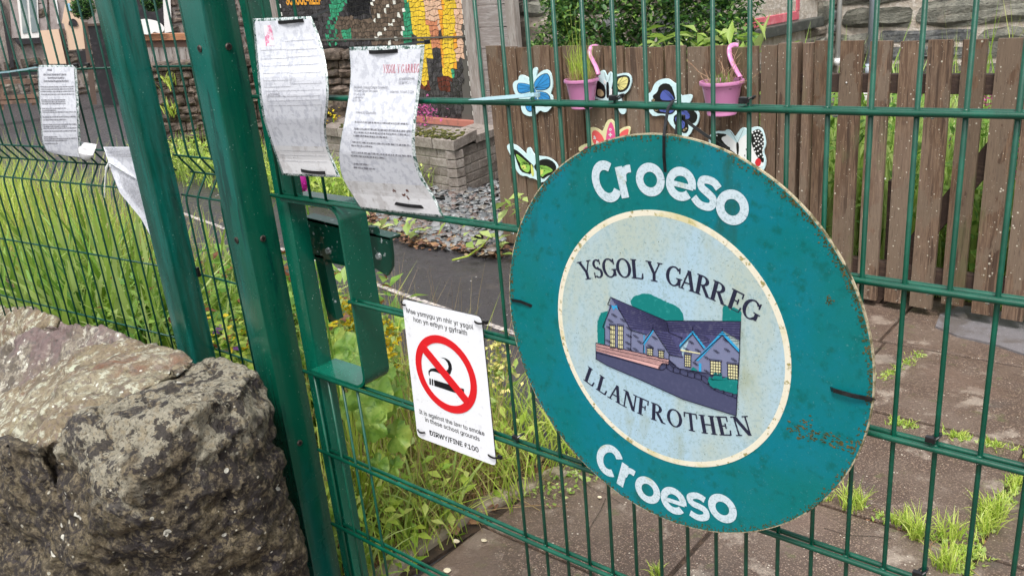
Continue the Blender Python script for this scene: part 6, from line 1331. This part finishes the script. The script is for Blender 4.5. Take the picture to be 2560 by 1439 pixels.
stuff(plant('leafy_undergrowth', [(V, Fc, 0), (V2, F2, 1), (V4, F4, 2)], [g_md, g_rust, g_ye], (-1.8, .5, 0), 'mixed leafy weeds with reddish tips behind the slimmer post', 'weeds'))
# astilbe-like red plumes
rl = iter(['upper left dull red plume in the left bed grass', 'dull red plume nearest the slimmer post in the grass', 'lower small red plume between two taller ones'])
for px, py in ((228, 575), (270, 588), (238, 590)):
    c = PY(px, py, .9); cc_ = c + rng.normal(0, 1, (60, 3)) * [.012, .012, .05]; V, Fc = leaves(cc_, .016, elong=1.6); t = thing('red_plume', next(rl), 'flower', (c[0], c[1], 0), 'dull red plumes in the left bed'); nmk_s('plume', [(V, Fc, 0)], [g_rust], parent=t); mk('stem', MB().tube([(c[0], c[1], 0), tuple(c)], .002, 5), g_md, t)
# right of the gate post
def big_leaf(mb, c, r, tilt, yaw, lobes=5):
    """lobed rounded leaf with radial folds"""
    n = 30; ct = V3(c); a0 = yaw; R = _rot([tilt[0], tilt[1], 1e-4]); vs = [ct]
    for k in range(n):
        a = 2 * math.pi * k / n; rr = r * (.80 + .20 * abs(math.cos(a * lobes / 2)) ** .6) * (1 - .55 * math.exp(-((a - math.pi) / .22) ** 2)) * random.uniform(.90, 1.06)
        vs.append(ct + R @ V3((rr * math.cos(a + a0), rr * math.sin(a + a0), .10 * r * math.cos(a * lobes) - .25 * rr * rr / r)))
    vs2 = [ct] + [(v - ct) * .55 + ct + R @ V3((0, 0, .04 * r + (.06 * r if i % 6 == 0 else -.02 * r))) for i, v in enumerate(vs[1:])]
    o_ = 1 + n; allv = vs2 + vs[1:]
    fs = [(0, 1 + k, 1 + (k + 1) % n) for k in range(n)] + [(1 + k, 1 + n + k, 1 + n + (k + 1) % n, 1 + (k + 1) % n) for k in range(n)]
    mb.add(allv, fs)
m_mallow = M('mallow_leaf', (.22, .40, .06), [('noise', 20, .45, .58, (.36, .52, .11)), ('noise', 45, .52, .60, (.12, .26, .04), None, .7), ('noise', 9, .56, .64, (.44, .50, .10), None, .6)], rough=.4, sss=.35, bump=.003, bscale=40)
mal = thing('mallow_plant', 'broad lobed bright green mallow leaves just inside the gate latch', 'plant', PG(895, 1330))
for px, py, Y_, r, t_ in ((862, 868, .42, .058, (.9, .1)), (838, 845, .48, .045, (1.0, -.3)), (885, 880, .40, .05, (.7, .3)), (850, 905, .36, .045, (.8, .0)), (868, 915, .34, .050, (.5, .2)), (838, 885, .5, .04, (1, 0)), (905, 1005, .22, .060, (1.1, .3)), (935, 1000, .24, .068, (1.0, -.1)), (925, 1060, .20, .052, (1.2, .3)), (880, 1010, .28, .05, (.9, .4)), (972, 1000, .30, .05, (.9, -.3)), (990, 1090, .28, .05, (1.1, .2)), (945, 1160, .2, .035, (1, .2)), (985, 1165, .26, .03, (1, 0)), (1000, 800, .75, .04, (.8, 0)), (958, 935, .3, .04, (.9, 0))):
    c = PY(px, py, Y_); mb = MB(); big_leaf(mb, c, r, t_, random.uniform(0, 6)); mk('leaf', mb, m_mallow, mal, smooth=True)
    g0 = mal.location; mk('stem', MB().tube([(g0[0] + random.uniform(-.04, .04), g0[1] + random.uniform(-.04, .04), .01), ((c[0] + g0[0]) / 2 + .01, (c[1] + g0[1]) / 2, c[2] * .55), tuple(c)], .0028, 6), g_ye, mal, smooth=True)
def flowerspike(label, px, py, Y_, h=.16, r=.025, fm=None, nfl=90, leaf=True):
    c = PY(px, py, Y_); t = thing('loosestrife', label, 'flower', (c[0], c[1], 0), 'yellow loosestrife by the gate')
    u = rng.uniform(0, 1, nfl); cc_ = np.c_[c[0] + rng.normal(0, r, nfl) * (1.1 - .7 * u), c[1] + rng.normal(0, r, nfl) * (1.1 - .7 * u), c[2] - h / 2 + h * u]; V, Fc = leaves(cc_, .024, elong=1.5); nmk_s('petals', [(V, Fc, 0)], [fm or f_yel], parent=t)
    k = 40; cc_ = np.c_[c[0] + rng.normal(0, .02, k), c[1] + rng.normal(0, .02, k), rng.uniform(c[2] - h, c[2] + h * .6, k)]; V, Fc = leaves(cc_, .03, elong=2); 
    cl_ = np.c_[c[0] + rng.normal(0, .03, 24), c[1] + rng.normal(0, .03, 24), rng.uniform(.05, c[2], 24)]; V2, F2 = leaves(cl_, .07, elong=2.8); nmk_s('leaf', [(V, Fc, 0), (V2, F2, 0)], [g_br], parent=t)
    mk('stem', MB().tube([(c[0], c[1], 0), tuple(c + V3((0, 0, h * .5)))], .003, 6), g_br, t); return t
flowerspike('yellow loosestrife spike framed inside the lock opening', 843, 775, .55, .13, .022); flowerspike('yellow loosestrife spike left of the lock frame edge, behind the first', 877, 785, .60, .09, .015, nfl=50)
flowerspike('yellow loosestrife just right of the lock frame, upper', 972, 830, .62, .10, .02, nfl=60); flowerspike('lower yellow loosestrife right of the lock frame', 968, 880, .50, .12, .018, nfl=70); flowerspike('pale yellow seedy spike between the small sign and the round sign', 1248, 905, .95, .18, .03, M('pale_seed', (.6, .55, .15), island=[(.5, .46, .12), (.66, .6, .22)], rough=.6), 120)
# purple columbine and yellow flowers between posts
c = PY(560, 845, .35); t = thing('purple_flower', 'purple flower low between the two green posts', 'flower', (c[0], c[1], 0)); V, Fc = leaves(c + rng.normal(0, 1, (26, 3)) * [.018, .018, .026], .034, elong=1.5); nmk_s('petals', [(V, Fc, 0)], [f_pur], parent=t); mk('stem', MB().tube([(c[0], c[1], 0), tuple(c)], .002, 5), g_md, t)
c = PY(600, 865, .28); cc_ = c + rng.normal(0, 1, (160, 3)) * [.07, .05, .045]; V, Fc = leaves(cc_, .035, elong=1.3); V2, F2 = leaves(cc_[:36] + [0, -.02, .03], .022, elong=1.3); t = thing('yellow_green_plant', 'lime leaved low plant with tiny yellow flowers between the green posts', 'plant', (c[0], c[1], 0)); nmk_s('leaf', [(V, Fc, 0)], [g_ye], parent=t); nmk_s('petals', [(V2, F2, 0)], [f_yel], parent=t); mk('stem', MB().tube([(c[0], c[1], 0), tuple(c)], .004, 5), g_md, t)
b_ = lr(260, -1.6, -.8, .25, .95); V, Fc = blades(260, b_, .62, .003, .5, seg=5); stuff(plant('wispy_grass', [(V, Fc, 0)], [g_dry], (-1.2, .6, 0), 'pale wispy dry grass between the two green posts', 'grass'))
# magenta bud behind the letter and pink clumps
c = PY(757, 455, .4); t = thing('magenta_bud', 'bright magenta flower bud below the handwritten form', 'flower', (c[0], c[1], 0)); mk('petals', MB().sphere(c, (.012, .012, .028), 12, 8), f_mag, t, smooth=True); V, Fc = leaves(c + rng.normal(0, 1, (24, 3)) * [.008, .008, .018], .024, elong=2.4, tilt=2); nmk_s('outer_petals', [(V, Fc, 0)], [f_mag], parent=t); mk('stem', MB().tube([(c[0], c[1], 0), tuple(c)], .003, 6), g_md, t)
def clump(label, px, py, dist_plane_Y, n, r, size, mat, z=None, name='pink_flower_clump', cat='flower', elong=1.4):
    c = PY(px, py, dist_plane_Y); t = thing(name, label, cat, (c[0], c[1], 0)); V, Fc = leaves(c + rng.normal(0, 1, (n, 3)) * r, size, elong=elong); nmk_s('petals' if 'flower' in cat else 'leaf', [(V, Fc, 0)], [mat], parent=t); mk('stem', MB().tube([(c[0], c[1], 0), tuple(c)], .005, 6), g_md, t); return t
clump('mauve-pink flower cluster in front of the mural beside the typed letter', 1062, 280, 4.1, 160, .055, .035, f_pnk)
clump('small yellow flowers at the left foot of the mural', 832, 292, 4.1, 30, .03, .03, f_yel)
# weeds by planter and below letters
for lb, x0, x1, y0, y1, n, h in (('green weeds at the foot of the mural planter behind the letters', -5.8, -4.0, 3.0, 3.75, 1700, .30), ('green weeds and pink flowers at the foot of the rubble wall', -7.9, -6.0, 3.0, 3.9, 1100, .40)):
    b_ = lr(n, x0, x1, y0, y1); V, Fc = blades(n // 2, b_[:n // 2], h, .012, .8); V2, F2 = leaves(b_ + np.c_[np.zeros((n, 2)), rng.uniform(.01, h * .8, n)], .06, elong=2.2); stuff(plant('weed_patch', [(V, Fc, 0), (V2, F2, 1)], [g_br, g_ye], ((x0 + x1) / 2, (y0 + y1) / 2, 0), lb, 'weeds'))
for px, py, lb in ((425, 215, 'yellow-green fern tuft high on the rubble wall'), (428, 285, 'smaller fern tuft lower on the rubble wall')):
    c = PP(px, py, ro + nr * .08, nr); V, Fc = blades(26, c + rng.normal(0, .03, (26, 3)), .16, .022, 1.1); plant('fern_tuft', [(V, Fc, 0)], [g_ye], c, lb, 'fern')
# leafy bits at slate edge (bean-like leaves)
for i, (px, py, lb) in enumerate(((910, 560, 'broad-leaved seedling at the slate edge under the typed letter'), (1020, 565, 'small bright seedling on the slate edge left of the fence'), (1285, 520, 'leafy sprig at the foot of the timber fence'), (1215, 585, 'trailing yellow-green weed over the tarmac by the fence'))):
    c = PY(px, py, 2.6); c = c if c[2] > .02 else PG(px, py, .05); V, Fc = leaves(c + rng.normal(0, 1, (16, 3)) * [.10, .05, .04], .10, elong=2.0, tilt=.7); plant('seedling', [(V, Fc, 0)], [g_br], (c[0], c[1], 0), lb, 'weed')['kind'] = 'stuff'
rt = [PG(1130, 650, .02), PG(1170, 640, .03), PG(1205, 615, .05), PG(1225, 590, .06)]; o = mk('runner', MB().tube(rt, .006, 6), g_ye, loc=rt[0], smooth=True); tag(o, 'thin yellow-green runner creeping out over the tarmac', 'weed')
# grasses right of the gate post, between bed and kerb
b_ = np.concatenate([lr(900, -1.5, -.62, .62, 1.12), lr(230, -1.15, -.66, .12, .6)]); V, Fc = blades(len(b_), b_, .27, .0055, 1.0, seg=5); b2 = lr(1000, -1.35, -.72, .35, .85); V2, F2 = blades(1300, b2, .24, .0035, 1.3, seg=5)
stuff(plant('rough_grass', [(V, Fc, 0), (V2, F2, 1)], [g_ye, g_dry], (-1, .7, 0), 'tussocky green and straw grass behind the no smoking sign', 'grass'))
b_ = lr(950, -1.5, -.68, .05, .95); V, Fc = leaves(b_ + np.c_[np.zeros((950, 2)), rng.uniform(.01, .24, 950)], .05, elong=2.2); b2 = lr(120, -.98, -.72, .06, .55); V2, F2 = blades(120, b2, .26, .014, .8, seg=5)
stuff(plant('low_weeds', [(V, Fc, 0), (V2, F2, 1)], [g_ye, g_br], (-1, .4, 0), 'low green weeds on the soil at the foot of the gate', 'weeds'))
# kerb joint greenery and dry stalks on the paving
b_ = np.concatenate([lr(160, -.66, -.5, .7, 1.15)]); V, Fc = leaves(b_ + np.c_[np.zeros((160, 2)), rng.uniform(.02, .05, 160)], .018, elong=1.5); kx = [PG(x, y, .03) for x, y in ((1180, 1290), (1280, 1262), (1340, 1255), (1420, 1265))]
stuff(plant('kerb_weeds', [(V, Fc, 0)], [g_br], (-.6, .9, 0), 'tiny creeping weeds in the joint behind the kerb', 'weeds'))
# grass in slab joints
def joint_tuft(px, py, n, h, r, label):
    c = PG(px, py, .018); b_ = disk_pts(c, r, n); V, Fc = blades(n, b_, h, .0042, .95, seg=4); plant('joint_grass', [(V, Fc, 0)], [g_ye], c, label, 'grass tuft', 'grass tufts in the paving joints')
for px, py, n, h, r, lb in ((2130, 1268, 80, .085, .035, 'spiky grass tuft in the joint right under the round sign'), (2060, 1250, 40, .05, .02, 'small tuft half hidden under the round sign'), (2255, 1310, 60, .05, .03, 'short tuft between two spiky tufts in the paving joint'), (2292, 1345, 80, .09, .025, 'second spiky tuft in the paving joint, with broad blades'), (2370, 1345, 60, .085, .03, 'third spiky tuft in the paving joint'), (2480, 1290, 110, .075, .035, 'leaning grass tuft in the upright joint at the right'), (2465, 1330, 60, .07, .03, 'splayed tuft where the two paving joints cross'), (2540, 1215, 60, .04, .03, 'low tuft at the right edge in the upright joint'), (2360, 1420, 90, .07, .03, 'tuft at the bottom edge below the joint crossing'), (1640, 1438, 40, .04, .015, 'little tuft at the bottom edge under the round sign'), (1797, 1313, 26, .022, .012, 'tiny sprout in the slab joint under the round sign')):
    joint_tuft(px, py, n, h, r, lb)
def joint_line(a, b, n, h, label, mats=(g_ye, g_br)):
    a, b = PG(*a, .016), PG(*b, .016); t = rng.uniform(0, 1, n * 2); t = t[np.array([noise.noise(Vector((a[0] + x * 9, a[1] * 3, 1))) + rng.normal(0, .08) > .02 for x in t])][:n]; n = len(t); base = a + (b - a) * t[:, None] + rng.normal(0, .013, (n, 3)) * [1, 1, 0]; V, Fc = blades(n, base, h, .004, 1.0, seg=3); V2, F2 = leaves(base[: n // 2] + [0, 0, .008], .018, elong=1.6); V4, F4 = leaves(base[: n // 3] + rng.normal(0, .012, (n // 3, 3)) * [1, 1, .1], .022, elong=1.8, tilt=.3)
    stuff(plant('joint_moss', [(V, Fc, 0), (V2, F2, 1), (V4, F4, 2)], [mats[0], mats[1], m_lit], (a + b) / 2, label, 'weeds'))
joint_line((2200, 1050), (2620, 1148), 420, .028, 'line of low grass in the far paving joint'); joint_line((2080, 1240), (2460, 1400), 260, .020, 'scattered weeds along the nearer paving joint'); joint_line((2560, 1190), (2440, 1340), 260, .028, 'weeds along the joint running away at the right'); joint_line((2190, 960), (2310, 880), 200, .022, 'weeds curving over the far slab toward the fence'); joint_line((2440, 1340), (2400, 1440), 160, .03, 'weeds in the joint at the bottom right'); joint_line((1250, 1250), (1480, 1165), 130, .014, 'creeping weeds along the slab edge by the kerb')
# fallen leaves / straw on paving
stl = MB()
for (a, b) in (((2290, 1345), (2450, 1440)), ((1260, 1235), (1350, 1275)), ((1130, 1290), (1350, 1262)), ((1280, 1262), (1420, 1265)), ((2345, 1345), (2330, 1400)), ((1300, 1180), (1400, 1215))): p, q_ = PG(*a, .03), PG(*b, .03); m_ = (p + q_) / 2 + V3((random.uniform(-.02, .02), random.uniform(-.02, .02), .006)); stl.tube([p, m_, q_], .0012, 5)
tag(mk('straw', stl, g_dry, loc=PG(1300, 1250)), 'few pale straw stalks lying on kerb and slabs', 'straw', kind='stuff')
for px, py, r, lb in ((1499, 1242, .008, 'white petal lying on the slab below the round sign'), (1140, 1352, .012, 'small cream fallen petal by the kerb'), (1118, 1425, .014, 'larger cream petal at the bottom edge by the kerb'), (1210, 1350, .010, 'cream petal on the slab right of the kerb petals')):
    c = PG(px, py, .027); o = mk('fallen_petal', MB().prism([c + V3((r * math.cos(a) * random.uniform(.7, 1.2), r * .7 * math.sin(a), 0)) for a in np.linspace(0, 6.2, 9)[:-1]], (0, 0, .0015)), M('cream_petal', (.72, .64, .48), [('noise', 60, .5, .65, (.5, .38, .22))], rough=.5), loc=c); tag(o, lb, 'petal', 'fallen petals on the paving')
# drain pipe stub in the bed
c = PG(892, 1290); pt = thing('pipe_stub', 'short green pipe stub standing in the weeds at the gate foot', 'pipe', (c[0], c[1], 0)); mk('tube', MB().tube([(c[0], c[1], 0), (c[0], c[1], .10)], .018, 16, cap=False), m_paint, pt, smooth=True); mk('rim', MB().tube([(c[0], c[1], .10), (c[0], c[1], .108)], .021, 16), m_paint, pt, smooth=True)
